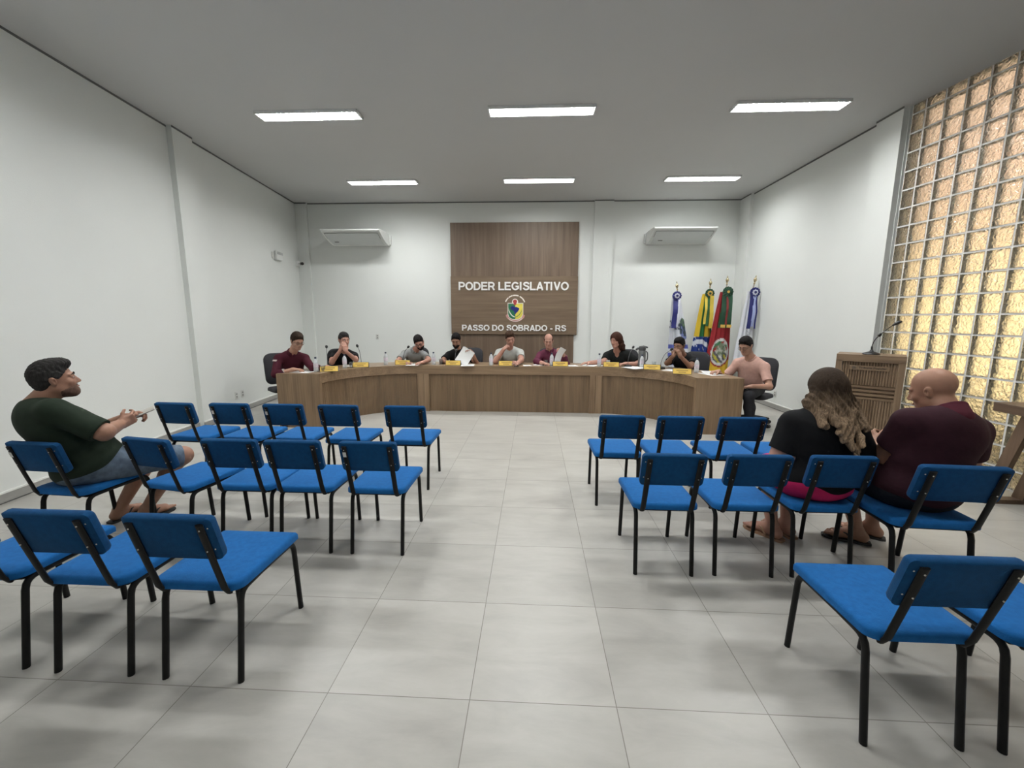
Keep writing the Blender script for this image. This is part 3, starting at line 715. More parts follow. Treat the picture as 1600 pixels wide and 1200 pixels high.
# the plates face the hall: their slant follows the desk front
plate_rot = [-18, -12, 0, 0, 2, 0, 5, 12, 16]
for (x, y, _), rz, s in zip(plates, plate_rot, SITT):
    lab = 'yellow name plate with black edge on the desk before the sitter '+s
    if np_ is None: np_ = name_plate(lab); np_.location = (x, y, ZT); np_.rotation_euler = (0, 0, math.radians(-rz)); np_['group'] = 'yellow name plates on the desk'
    else: dup(np_, (x, y, ZT), math.radians(-rz), lab, 'yellow name plates on the desk')
m_pet, t, b = nt('clear_bottle_plastic'); b.inputs['Transmission Weight'].default_value = 0.35; b.inputs['Roughness'].default_value = 0.15; b.inputs['IOR'].default_value = 1.15
mp = coords(t); r = ramp(t, noise(t, mp, 30), [(0.3, (0.78, 0.82, 0.84)), (0.7, (0.88, 0.90, 0.92))]); L(t, r, 0, b, 'Base Color')
m_lab = plain('bottle_label', (0.62, 0.56, 0.62), 0.5, var=0.15, scale=60); m_capb = plain('bottle_cap_dark', (0.03, 0.04, 0.07), 0.4); m_cup = plain('white_cup_plastic', (0.80, 0.80, 0.78), 0.4)
def bottle(lab):
    o = thing('water_bottle', lab, 'water bottle')
    MB().lathe([(0.028, 0), (0.033, 0.006), (0.033, 0.05), (0.030, 0.055), (0.033, 0.06), (0.033, 0.135), (0.028, 0.16), (0.014, 0.185), (0.013, 0.20)], 18).build('bottle_body', m_pet, o)
    MB().lathe([(0.0338, 0.065), (0.0338, 0.125)], 18).build('label_band', m_lab, o)
    MB().lathe([(0.0145, 0.192), (0.015, 0.215), (0.013, 0.217)], 14).build('cap', m_capb, o)
    return o
bt = None
for x, y, s in [(-3.15, 5.93, 'in maroon, at the corner of the left wing'), (-2.95, 6.43, 'covering the mouth'), (-2.47, 6.93, 'in the grey polo, on that sitter\'s right'), (-1.68, 7.02, 'with the papers, by the desk joint'),
                (-0.70, 6.98, 'in the pale grey T-shirt'), (0.31, 7.02, 'in wine red'), (1.09, 6.98, 'in the black blouse'), (1.75, 6.85, 'with folded hands, in front of the thermos'), (2.41, 6.30, 'in pink, beside the white sheets')]:
    lab = 'clear water bottle before the sitter '+s
    if bt is None: bt = bottle(lab); bt.location = (x, y, ZT); bt['group'] = 'water bottles on the desk'
    else: dup(bt, (x, y, ZT), random.uniform(0, 3), lab, 'water bottles on the desk')
m_clear, t, b = nt('clear_tumbler'); b.inputs['Transmission Weight'].default_value = 0.9; b.inputs['Roughness'].default_value = 0.05; b.inputs['IOR'].default_value = 1.12
r = ramp(t, noise(t, coords(t), 20), [(0.3, (0.85, 0.88, 0.88)), (0.7, (0.92, 0.94, 0.94))]); L(t, r, 0, b, 'Base Color')
def cup(x, y, mat, lab):
    o = MB().lathe([(0.024, 0), (0.033, 0.09), (0.034, 0.092), (0.0325, 0.092), (0.023, 0.004)], 18).build('drinking_cup', mat, None, loc=(x, y, ZT)); tag(o, lab, 'cup', 'cups on the desk'); return o
cup(-3.06, 5.96, m_clear, 'clear tumbler beside the water bottle at the corner of the left wing'); cup(-2.86, 6.46, m_clear, 'clear tumbler beside the bottle of the sitter covering the mouth')
cup(-1.58, 7.12, m_clear, 'clear tumbler beside the bottle near the left desk joint'); cup(0.22, 7.08, m_clear, 'clear tumbler beside the bottle of the sitter in wine red')
cup(1.26, 7.12, m_cup, 'white cup in front of the sitter in the black blouse'); cup(1.98, 6.98, m_clear, 'clear tumbler right of the thermos')
m_mic = plain('microphone_black', (0.010, 0.010, 0.011), 0.4); m_neck = plain('gooseneck_steel', (0.10, 0.10, 0.105), 0.35, metal=0.6)
def microphone(x, y, tip, lab):
    o = thing('gooseneck_microphone', lab, 'microphone', (x, y, ZT), 0, 'gooseneck microphones on the desk')
    tx, ty, tz = tip[0]-x, tip[1]-y, tip[2]-ZT; e = Vector((tx, ty, tz))
    MB().box((0, 0, 0.015), (0.10, 0.13, 0.03), bev=0.008).build('base', m_mic, o)
    MB().tube(bez([(0, 0, 0.028), (0, 0, tz*0.35), (tx*0.35, ty*0.35, tz*0.75), tuple(e)], 6), 0.0042, 6).build('gooseneck', m_neck, o)
    d = (e-Vector((tx*0.35, ty*0.35, tz*0.75))).normalized()
    MB().tube([e-d*0.012, e-d*0.004, e+d*0.015, e+d*0.032, e+d*0.042], [0.008, 0.017, 0.021, 0.018, 0.006], 12).build('microphone_head', m_mic, o)
microphone(-3.22, 6.42, (-3.26, 6.50, 1.09), 'gooseneck microphone standing between the two sitters at the left end')
microphone(-2.80, 6.70, (-2.87, 6.76, 1.09), 'gooseneck microphone beside the yellow plate of the sitter covering the mouth')
microphone(-2.22, 7.08, (-2.12, 7.04, 1.06), 'gooseneck microphone in front of the sitter in the grey polo shirt')
microphone(-1.33, 7.10, (-1.32, 7.16, 1.00), 'gooseneck microphone in front of the sitter with the papers')
microphone(1.56, 6.98, (1.66, 7.12, 1.08), 'gooseneck microphone in front of the sitter in the black blouse')
microphone(2.03, 6.76, (2.15, 6.70, 1.08), 'gooseneck microphone in front of the sitter with folded hands')
m_paper = plain('white_paper', (0.84, 0.84, 0.83), 0.7, var=0.01); m_print = plain('printed_lines', (0.32, 0.32, 0.34), 0.8)
def papers(x, y, rz, n, lab, size=(0.21, 0.297)):
    o = thing('paper_sheets', lab, 'papers', (x, y, ZT+0.0006), math.radians(rz), 'papers on the desk'); rnd = random.Random(int((x+9)*1000))
    for k in range(n):
        sh_ = MB().box((rnd.uniform(-.012, .012)*k, rnd.uniform(-.01, .01)*k, 0.001+0.0022*k), (size[0], size[1], 0.0014), (0, 0, rnd.uniform(-.15, .15)*min(k, 1))).build('sheet', m_paper, o, smooth=False)
        if k == n-1:
            for q in range(9): MB().box((-0.01, size[1]*0.36-q*0.026, 0.0022+0.0022*k), (size[0]*0.7*(1 if q % 4 else 0.8), 0.003, 0.0004)).build('text_line', m_print, sh_, smooth=False)
papers(-3.32, 5.90, 80, 2, 'white sheets under the forearm of the sitter in maroon'); papers(-2.98, 6.72, 50, 2, 'white sheets between the elbows of the sitter covering the mouth', (0.16, 0.2))
papers(-2.02, 6.99, 5, 2, 'white sheets under the writing hand in grey'); papers(-1.10, 6.98, 8, 3, 'stack of white sheets under the raised papers')
papers(-0.10, 7.03, 15, 1, 'small white sheet right of the sitter in pale grey', (0.13, 0.16)); papers(0.14, 7.18, -10, 2, 'white sheets before the sitter in wine red')
papers(0.66, 7.05, 10, 1, 'white sheet right of the yellow plate of the sitter in wine red', (0.15, 0.2)); papers(0.96, 7.13, -20, 3, 'spread white sheets under the outstretched hand')
papers(1.12, 7.22, 25, 2, 'white sheets beside the cup of the sitter in the black blouse'); papers(1.60, 6.80, 35, 5, 'thick pile of white sheets left of the thermos')
papers(2.16, 6.52, 50, 2, 'white sheets between the two rightmost name plates'); papers(2.55, 6.12, 20, 2, 'white sheets at the right end of the desk, the nearest of that end'); papers(2.62, 6.34, -15, 3, 'white sheets under the hand of the sitter in pink')
def held_paper(c, d_up, d_right, w, hgt, lab, n=2, bend=0.03):
    o = thing('held_paper', lab, 'papers', tuple(c)); u = Vector(d_up).normalized(); r = Vector(d_right); r = (r-u*r.dot(u)).normalized(); nv = u.cross(r)
    for k in range(n):
        mb = MB(); vs = []; N_ = 8; sk = 0.02*k
        for i in range(N_+1):
            for j in (0, 1):
                a = i/N_-0.5; p = u*(a*hgt+sk*.4)+r*((j-.5)*w+sk)+nv*(bend*math.cos(a*PI)*(1+.4*k)-0.006*k)
                vs += [tuple(p), tuple(p+nv*0.0015)]
        fs = []
        for i in range(N_):
            a = i*4; fs += [(a, a+2, a+6, a+4), (a+1, a+5, a+7, a+3), (a, a+4, a+5, a+1), (a+2, a+3, a+7, a+6)]
        fs += [(0, 1, 3, 2), (N_*4, N_*4+2, N_*4+3, N_*4+1)]
        s_ = mb.add(vs, fs).build('sheet', m_paper, o)
    for q in range(10):
        a = 0.36-q*0.075; p = u*(a*hgt)+nv*(bend*math.cos(a*PI)*1.0+0.0035); MB().box(p-r*0.01, (0.002, 0.002, 0.002)).v
        l = MB(); e = r*(w*0.36); l.add([tuple(p-e+u*.002), tuple(p+e*(1 if q % 3 else .6)+u*.002), tuple(p+e*(1 if q % 3 else .6)-u*.002), tuple(p-e-u*.002)], [(0, 1, 2, 3)]).build('text_line', m_print, s_, smooth=False)
held_paper((-1.155, 7.00, 0.925), (0.55, 0.1, 0.85), (0.85, 0.0, -0.5), 0.20, 0.27, 'white printed sheets held up at a slant by the bearded sitter in black')
held_paper((0.455, 7.05, 0.935), (0.38, 0.1, 0.95), (0.55, 0.75, -0.2), 0.19, 0.28, 'white sheet held upright by the sitter in wine red', 1)
m_th = plain('thermos_grey', (0.125, 0.13, 0.13), 0.35); m_thd = plain('thermos_lid_dark', (0.06, 0.063, 0.065), 0.4)
tz = thing('thermos_jug', 'tall grey pump thermos with dark spout standing on the right wing of the desk', 'thermos', (1.80, 7.06, ZT))
MB().lathe([(0.058, 0), (0.062, 0.006), (0.062, 0.05), (0.060, 0.06), (0.060, 0.245), (0.055, 0.262), (0.048, 0.27)], 22).build('jug_body', m_th, tz)
MB().lathe([(0.050, 0.262), (0.056, 0.275), (0.058, 0.315), (0.050, 0.335), (0.02, 0.342)], 20).tube(bez([(-0.03, 0, 0.30), (-0.08, -0.01, 0.295), (-0.105, -0.015, 0.27)], 4), [0.018]*8+[0.012], 8).box((0.045, 0, 0.325), (0.09, 0.045, 0.03), (0, 0.25, 0), 0.012).build('pump_lid', m_thd, tz)
MB().tube(bez([(0.058, 0, 0.255), (0.088, 0, 0.22), (0.088, 0, 0.12), (0.060, 0, 0.08)], 4), 0.009, 8).build('handle', m_thd, tz)
ph_ = MB().box((0, 0, 0), (0.135, 0.068, 0.009), (0.25, 0.1, 0.7), 0.003).build('mobile_phone', plain('phone_pale', (0.42, 0.40, 0.36), 0.3), None, loc=(-2.845, 2.87, 0.868)); tag(ph_, 'pale mobile phone held by the person in the green T-shirt', 'phone'); ph_.rotation_euler = (0.3, -0.35, 0)
ph2 = MB().box((0, 0, 0), (0.075, 0.15, 0.009), None, 0.003).build('mobile_phone', plain('phone_black', (0.012, 0.012, 0.014), 0.25), None, loc=(-0.30, 6.87+0.06, ZT+0.03)); ph2.rotation_euler = (0.35, 0, 0.5); tag(ph2, 'black phone held over the desk by the sitter in pale grey', 'phone')

# ------------------------------------------------------------------ lectern
lx, ly = 3.578, 4.648; lr = math.atan2(-0.353, 0.445)
lc = thing('lectern', 'oak lectern with fluted front and TRIBUNA POPULAR plate beside the glass blocks', 'lectern', (lx, ly, 0), lr)
LW, LD, LH = 0.572, 0.40, 1.185
lv = wood('lectern_oak_upright', 'z', (0.15, 0.095, 0.055), (0.225, 0.15, 0.09), (0.28, 0.195, 0.125)); lh_ = wood('lectern_oak_level', 'x', (0.15, 0.095, 0.055), (0.225, 0.15, 0.09), (0.28, 0.195, 0.125))
for s in (-1, 1): MB().box((s*(LW/2-0.0275), 0.011, (LH-.06)/2), (0.055, 0.022, LH-0.06)).build('post', lv, lc, smooth=False)
for s in (-1, 1): MB().box((s*(LW/2-0.009), LD/2+.011, (LH-.02)/2), (0.018, LD-0.022, LH-0.02)).build('side_panel', lv, lc, smooth=False)
MB().box((0, 0.011, LH-0.045), (LW, 0.022, 0.06)).build('front_rail', lh_, lc, smooth=False)
MB().box((0, LD/2, LH-0.0075), (LW, LD, 0.015)).build('top_board', lh_, lc, smooth=False)
mb = MB(); x0, x1 = -LW/2+0.055, LW/2-0.055; n = 20; pts = []
for i in range(n):
    w = (x1-x0)/n; a = x0+w*i; pts += [(a, 0.034), (a+w*.3, 0.034), (a+w*.38, 0.022), (a+w*.92, 0.022), (a+w, 0.034)]
k = len(pts)
for z0, z1 in ((0.0, 0.70), (0.86, LH-0.075)): mb.add([(x, y, z0) for x, y in pts]+[(x, y, z1) for x, y in pts], [(i, i+1, i+1+k, i+k) for i in range(k-1)])
mb.box((0, 0.045, 0.555), (x1-x0, 0.012, 1.10)); mb.build('front_panel', lv, lc, smooth=False)
for z in (0.715, 0.757, 0.799, 0.841): MB().box((0, 0.026, z), (x1-x0, 0.018, 0.024)).build('cross_slat', lh_, lc, smooth=False)
pl = MB().box((0.0, 0.016, 1.045), (0.33, 0.010, 0.048)).build('name_strip', wood('strip_oak', 'x', (0.17, 0.11, 0.065), (0.245, 0.165, 0.10), (0.29, 0.205, 0.13)), lc, smooth=False)
text_obj('Tribuna Popular', 'lettering', m_pblk, pl, -0.085, 0.145, 1.032, 1.058, 0.0105, 0.001, 0.012)
MB().sphere((-0.125, 0.010, 1.045), (0.020, 0.002, 0.017), 12, 6).build('emblem', plain('emblem_bronze', (0.12, 0.09, 0.06), 0.5), pl)
d_ = Vector((math.cos(lr), math.sin(lr))); q_ = Vector((-math.sin(lr), math.cos(lr)))
mc = thing('lectern_microphone', 'black gooseneck microphone on a round base on top of the lectern', 'microphone', (lx+q_.x*0.13, ly+q_.y*0.13, LH), 0)
MB().lathe([(0.075, 0), (0.078, 0.008), (0.07, 0.018), (0.045, 0.026), (0.02, 0.034), (0.012, 0.05), (0.008, 0.055)], 22).build('base', m_mic, mc)
P3 = [(0, 0, 0.05), (0.0, 0, 0.10), (0.02, -0.01, 0.17), (0.075, -0.05, 0.26), (0.125, -0.085, 0.325)]
MB().tube(bez(P3, 6), [0.009]*5+[0.0045]*20, 8).build('gooseneck', m_mic, mc)
MB().tube([(0.115, -0.078, 0.312), (0.13, -0.088, 0.328), (0.160, -0.107, 0.350), (0.175, -0.117, 0.358)], [0.008, 0.015, 0.016, 0.009], 10).build('microphone_head', m_mic, mc)
MB().box((0.040, -0.027, 0.212), (0.03, 0.02, 0.035), (0, 0.7, 0), 0.005).build('clip', m_mic, mc)

# ------------------------------------------------------------------ trestle table at the right edge
tt = thing('trestle_table', 'brown wooden table with slanting legs standing along the glass block wall', 'table', (4.08, 3.0, 0), 0)
tw = wood('table_wood', 'y', (0.085, 0.05, 0.030), (0.125, 0.078, 0.048), (0.165, 0.105, 0.066)); tw2 = wood('table_wood_leg', 'z', (0.10, 0.06, 0.035), (0.145, 0.09, 0.055), (0.185, 0.12, 0.075))
MB().box((0, 0, 0.838), (0.36, 1.40, 0.075), bev=0.004).build('table_top', tw, tt, smooth=False)
for s in (1, -1):
    for xx in (-0.13, 0.13):
        a = Vector((xx*0.9+.03, s*0.50, 0.80)); b_ = Vector((xx, s*0.66, 0.03))
        e = (b_-a).normalized(); rot = Matrix((Vector((1, 0, 0)), e.cross(Vector((1, 0, 0))), e)).transposed().to_4x4()
        MB().box((a+b_)/2, (0.045, 0.085, (b_-a).length), rot).build('leg', tw2, tt, smooth=False)
    MB().box((0, s*0.66, 0.018), (0.38, 0.08, 0.036)).build('foot_rail', tw, tt, smooth=False)

# ------------------------------------------------------------------ flags
m_brass = plain('polished_brass', (0.62, 0.52, 0.33), 0.25, metal=1.0, var=0.03); m_pole = plain('flag_pole_metal', (0.50, 0.46, 0.38), 0.3, metal=0.9)
m_cloth = vcol_mat('flag_cloth', 0.75)
def flag(lab, top, base, cloth, colorf, rosette, ribbons, seed, lean):
    """pole from base to finial; cloth gathered below the rosette, spreading in folds"""
    o = thing('flag_on_pole', lab, 'flag', (base[0], base[1], 0), 0, 'flags on poles in the back corner')
    bx, by = base; T_ = Vector((top[0]-bx, top[1]-by, top[2])); B_ = Vector((0, 0, 0.02)); d = (T_-B_).normalized()
    MB().tube([B_, T_-d*0.10], 0.014, 10).build('pole', m_pole, o)
    q = d.to_track_quat('Z', 'Y').to_matrix().to_4x4()
    MB().lathe([(0.012, -0.13), (0.020, -0.12), (0.012, -0.10), (0.016, -0.085), (0.030, -0.055), (0.032, -0.04), (0.018, -0.012), (0.008, 0.0), (0.012, 0.012), (0.004, 0.04)], 14, Matrix.Translation(T_) @ q).build('finial', m_brass, o)
    MB().lathe([(0.10, 0.0), (0.11, 0.01), (0.09, 0.03), (0.03, 0.04), (0.022, 0.10)], 18).build('pole_foot', m_pole, o)
    rx, rz_ = rosette['at'][0]-bx, rosette['at'][2]; ry = rosette['at'][1]-by
    # cloth
    nu, nv = 72, 90; zt, zb = cloth['z0'], cloth['z1']; vs = []; cols = []
    ph = random.Random(seed); p1, p2 = ph.uniform(0, 6), ph.uniform(0, 6)
    for j in range(nv+1):
        v = j/nv; z = zt+(zb-zt)*v
        w = cloth['w0']+(cloth['w1']-cloth['w0'])*min(1, v*1.25)**0.85; xc = cloth['x0']+(cloth['x1']-cloth['x0'])*v-bx
        dep = cloth.get('d', 0.07)*(0.35+0.65*min(1, v*1.5))
        for i in range(nu):
            a = 2*PI*i/nu
            fold = 1+0.16*math.sin(5*a+p1+2.0*v)+0.10*math.sin(9*a+p2-1.5*v)
            vs.append((xc+w/2*math.cos(a)*(1+0.04*math.sin(7*a+p2)), ry+0.055+dep*math.sin(a)*fold+0.012*math.sin(14*math.cos(a)*1.0+p1)*min(1, 2*v), z))
            cols.append(colorf(math.cos(a), v, a))
    fs = [(j*nu+i, j*nu+(i+1) % nu, (j+1)*nu+(i+1) % nu, (j+1)*nu+i) for j in range(nv) for i in range(nu)]
    cl = MB().add(vs, fs).build('flag_cloth', m_cloth, o, angle=180)
    at = cl.data.color_attributes.new('pattern', 'FLOAT_COLOR', 'POINT')
    for i, c in enumerate(cols): at.data[i].color = (*c, 1)
    # rosette
    outer, mid_, cen = rosette['cols']; R_ = rosette['r']; pos = Vector((rx, ry-0.035, rz_))
    def disc(r0, th, petals, amp, mat, y0, nm, par):
        n = 72; v2 = [(pos.x, pos.y+y0-th, pos.z)]
        for k in range(n): a = 2*PI*k/n; rr = r0*(1+amp*math.cos(petals*a)); v2.append((pos.x+rr*math.cos(a), pos.y+y0-(th*0.6 if k % 6 < 3 else th*0.1), pos.z+rr*math.sin(a)))
        for k in range(n): a = 2*PI*k/n; rr = r0*0.96*(1+amp*math.cos(petals*a)); v2.append((pos.x+rr*math.cos(a), pos.y+y0+0.012, pos.z+rr*math.sin(a)))
        f2 = [(0, 1+k, 1+(k+1) % n) for k in range(n)]+[(1+k, 1+n+k, 1+n+(k+1) % n, 1+(k+1) % n) for k in range(n)]+[tuple(range(1+n, 1+2*n))]
        return MB().add(v2, f2).build(nm, mat, par, smooth=False)
    ro = disc(R_, 0.018, 12, 0.04, outer, 0, 'rosette', o); disc(R_*0.55, 0.012, 8, 0.10, mid_, -0.016, 'rosette_star', ro); disc(R_*0.26, 0.010, 8, 0.03, cen, -0.028, 'rosette_centre', ro)
    for ri, (x0_, x1_, zl, wd, mat) in enumerate(ribbons):
        mb = MB(); vs = []; n = 14
        for i in range(n+1):
            t_ = i/n; z = rz_-R_*0.5+(zl-rz_+R_*0.5)*t_; xx = x0_-bx+(x1_-x0_)*t_; yy = ry-0.022-0.008*math.sin(t_*9+x0_*40)-0.055*min(1, t_*2)-0.009*ri
            vs += [(xx-wd/2, yy, z), (xx+wd/2, yy-0.004, z), (xx+wd/2, yy, z), (xx-wd/2, yy+0.004, z)]
        fs = [(i*4+a, i*4+(a+1) % 4, i*4+4+(a+1) % 4, i*4+4+a) for i in range(n) for a in range(4)]+[(0, 1, 2, 3), (n*4, n*4+1, n*4+2, n*4+3)]
        mb.add(vs, fs).build('ribbon', mat, o, angle=60)
    for xx, zz in rosette.get('gold', []): MB().box((xx-bx, ry-0.115, zz), (0.088, 0.006, 0.055), (0, 0.05, 0)).build('ribbon_end', r_gold, o, smooth=False)
    return o
def fm(n, c): return plain('ribbon_'+n, c, 0.5, spec=0.4)
r_navy = fm('navy', (0.018, 0.022, 0.14)); r_white = fm('white', (0.62, 0.64, 0.72)); r_green = fm('green', (0.02, 0.10, 0.03)); r_yel = fm('yellow', (0.62, 0.46, 0.06)); r_dgreen = fm('dark_green', (0.012, 0.06, 0.03)); r_red = fm('red', (0.18, 0.02, 0.02)); r_gold = fm('gold', (0.60, 0.38, 0.08)); r_lblue = fm('pale_blue', (0.35, 0.40, 0.66))
WHT = (0.66, 0.68, 0.74); NAVY = (0.02, 0.028, 0.16); BLUE = (0.012, 0.035, 0.20); YEL = (0.62, 0.42, 0.03); GRN = (0.02, 0.14, 0.04); DG = (0.03, 0.11, 0.05); RED = (0.26, 0.015, 0.02)
def hsh(a, b): return (math.sin(a*127.1+b*311.7)*43758.5) % 1
def c_muni(c, v, a):
    if a > PI: pass
    if c > 0.15 and v > 0.28 and 0.28 < v < 0.60:
        r = (c-0.62)**2/0.30+(v-0.45)**2/0.02
        if r < 1: return (0.05, 0.07, 0.09) if hsh(round(c*9), round(v*30)) > 0.45 else ((0.10, 0.16, 0.10) if v < .42 else (0.18, 0.22, 0.45))
    if v > 0.62 and (v*9) % 1 < 0.42: return (0.10, 0.12, 0.42)
    if c < 0.1 and 0.34 < v < 0.46 and hsh(round(c*12), round(v*40)) > 0.5: return (0.10, 0.11, 0.14)
    return WHT
def c_bra(c, v, a):
    if v < 0.52: return YEL if abs(c-0.35) < 0.40-0.2*v or c < -0.55 else GRN
    if v < 0.92 and (v-0.52)/0.40 < 1.0-abs(c+0.0)*0.0:
        lim = 0.86+0.12*(c*-1)
        if v < lim-0.0:
            if abs((v-0.56)-0.05*(c+0.6)**2*1.5+0.03*c) < 0.028 and c < 0.55: return (0.60, 0.63, 0.70)
            if hsh(round(c*11), round(v*46)) > 0.90: return (0.55, 0.60, 0.72)
            return BLUE
    if v < 0.93: return YEL
    return GRN
def c_rs(c, v, a):
    r = (c-0.08)**2/0.72+(v-0.70)**2/0.026
    if r < 1:
        if r > 0.68: return (0.62, 0.62, 0.60)
        rr = (c-0.15)**2/0.20+(v-0.67)**2/0.006
        if rr < 1: return (0.16, 0.20, 0.13) if hsh(round(c*10), round(v*50)) > 0.35 else (0.42, 0.42, 0.36)
        if v < 0.70: return [(0.04, 0.16, 0.07), (0.32, 0.03, 0.03), (0.60, 0.60, 0.58)][int((c*3.1+v*22) % 3)]
        return [(0.10, 0.10, 0.11), (0.60, 0.60, 0.58), (0.10, 0.10, 0.11), (0.45, 0.40, 0.06)][int((c*4.5-v*25) % 4)]
    if r < 1.25 and v > 0.72: return RED
    if v < 0.42: return DG if c > -0.35-v*0.3 else RED
    if v < 0.80: return RED
    return (0.66, 0.42, 0.03)
def c_leg(c, v, a):
    if v > 0.80 and c > 0.55 and (v*40) % 2 < 1: return (0.10, 0.18, 0.16)
    if 0.50 < v < 0.58 and abs(c-.2) < .18 and hsh(round(c*20), round(v*80)) > .5: return (0.35, 0.36, 0.38)
    return (0.68, 0.69, 0.74)
FY = 8.62
flag('white and blue municipal flag hanging on the leftmost leaning pole', (2.80, FY, 2.245), (3.10, FY+.05), dict(z0=2.03, z1=0.55, w0=0.14, w1=0.42, x0=2.81, x1=2.96), c_muni,
     dict(at=(2.795, FY-.03, 2.005), r=0.088, cols=(r_navy, r_white, r_navy)), [(2.785, 2.755, 1.38, 0.095, r_navy), (2.845, 2.815, 1.40, 0.035, r_white)], 1, 0)
flag('national flag in green, yellow and blue with stars', (3.47, FY+.06, 2.305), (3.44, FY+.10), dict(z0=2.05, z1=0.42, w0=0.18, w1=0.42, x0=3.435, x1=3.37), c_bra,
     dict(at=(3.445, FY+.03, 2.055), r=0.088, cols=(r_dgreen, r_gold, r_dgreen)), [(3.44, 3.41, 1.42, 0.05, r_green), (3.39, 3.36, 1.46, 0.045, r_yel), (3.49, 3.48, 1.38, 0.07, r_yel)], 2, 0)
flag('state flag in green, red and yellow with a round crest', (3.72, FY-.10, 2.345), (3.695, FY-.06), dict(z0=2.08, z1=0.42, w0=0.21, w1=0.44, x0=3.72, x1=3.63), c_rs,
     dict(at=(3.72, FY-.13, 2.075), r=0.10, cols=(r_dgreen, r_dgreen, r_gold), gold=[(3.64, 1.425), (3.755, 1.425)]), [(3.67, 3.64, 1.45, 0.085, r_dgreen), (3.77, 3.755, 1.45, 0.085, r_dgreen), (3.72, 3.70, 1.45, 0.035, r_red)], 3, 0)
flag('white flag with navy ribbons on the rightmost leaning pole', (4.165, 8.35, 2.335), (3.86, 8.50), dict(z0=2.08, z1=0.60, w0=0.14, w1=0.32, x0=4.115, x1=4.03, d=0.055), c_leg,
     dict(at=(4.13, 8.30, 2.055), r=0.092, cols=(r_navy, r_white, r_navy)), [(4.09, 4.04, 1.38, 0.07, r_navy), (4.135, 4.10, 1.42, 0.05, r_lblue), (4.165, 4.15, 1.38, 0.025, r_navy)], 4, 0)
# ------------------------------------------------------------------ people: one continuous implicit surface per body
def surface_nets(D, org, h):
    """polygonise the zero level of D (negative inside)"""
    S = D < 0
    nx, ny, nz = D.shape
    c = S[:-1, :-1, :-1].astype(np.int8)
    for dx, dy, dz in ((1,0,0),(0,1,0),(0,0,1),(1,1,0),(1,0,1),(0,1,1),(1,1,1)):
        c = c + S[dx:nx-1+dx, dy:ny-1+dy, dz:nz-1+dz]
    act = (c > 0) & (c < 8)
    ix = np.argwhere(act); n = len(ix)
    idx = np.full(act.shape, -1, np.int32); idx[act] = np.arange(n)
    pos = np.zeros((n, 3)); cnt = np.zeros(n)
    cor = [(a, b, d) for a in (0, 1) for b in (0, 1) for d in (0, 1)]
    vals = {q: D[ix[:, 0]+q[0], ix[:, 1]+q[1], ix[:, 2]+q[2]] for q in cor}
    for q in cor:
        for ax in range(3):
            if q[ax] == 0:
                r = list(q); r[ax] = 1; r = tuple(r); a, b = vals[q], vals[r]
                m = (a < 0) != (b < 0); t = a[m]/(a[m]-b[m])
                p = np.tile(np.array(q, float), (m.sum(), 1)); p[:, ax] += t
                pos[m] += p; cnt[m] += 1
    V = (ix+pos/cnt[:, None])*h+np.array(org)
    F = []
    for ax in range(3):
        sl0 = [slice(None)]*3; sl1 = [slice(None)]*3; sl0[ax] = slice(0, -1); sl1[ax] = slice(1, None)
        a, b = S[tuple(sl0)], S[tuple(sl1)]
        u, w = [(1, 2), (2, 0), (0, 1)][ax]
        e = np.argwhere(a != b); sgn = a[tuple(e.T)]
        ok = (e[:, u] > 0) & (e[:, w] > 0) & (e[:, u] < D.shape[u]-1) & (e[:, w] < D.shape[w]-1); e = e[ok]; sgn = sgn[ok]
        q = []
        for du, dw in ((-1, -1), (0, -1), (0, 0), (-1, 0)):
            k = e.copy(); k[:, u] += du; k[:, w] += dw; q.append(idx[tuple(k.T)])
        q = np.stack(q, 1); q[~sgn] = q[~sgn][:, ::-1]
        F.append(q)
    return V, np.concatenate(F)
def base_inv(root): return (Matrix.Translation(root.location) @ root.rotation_euler.to_matrix().to_4x4()).inverted()
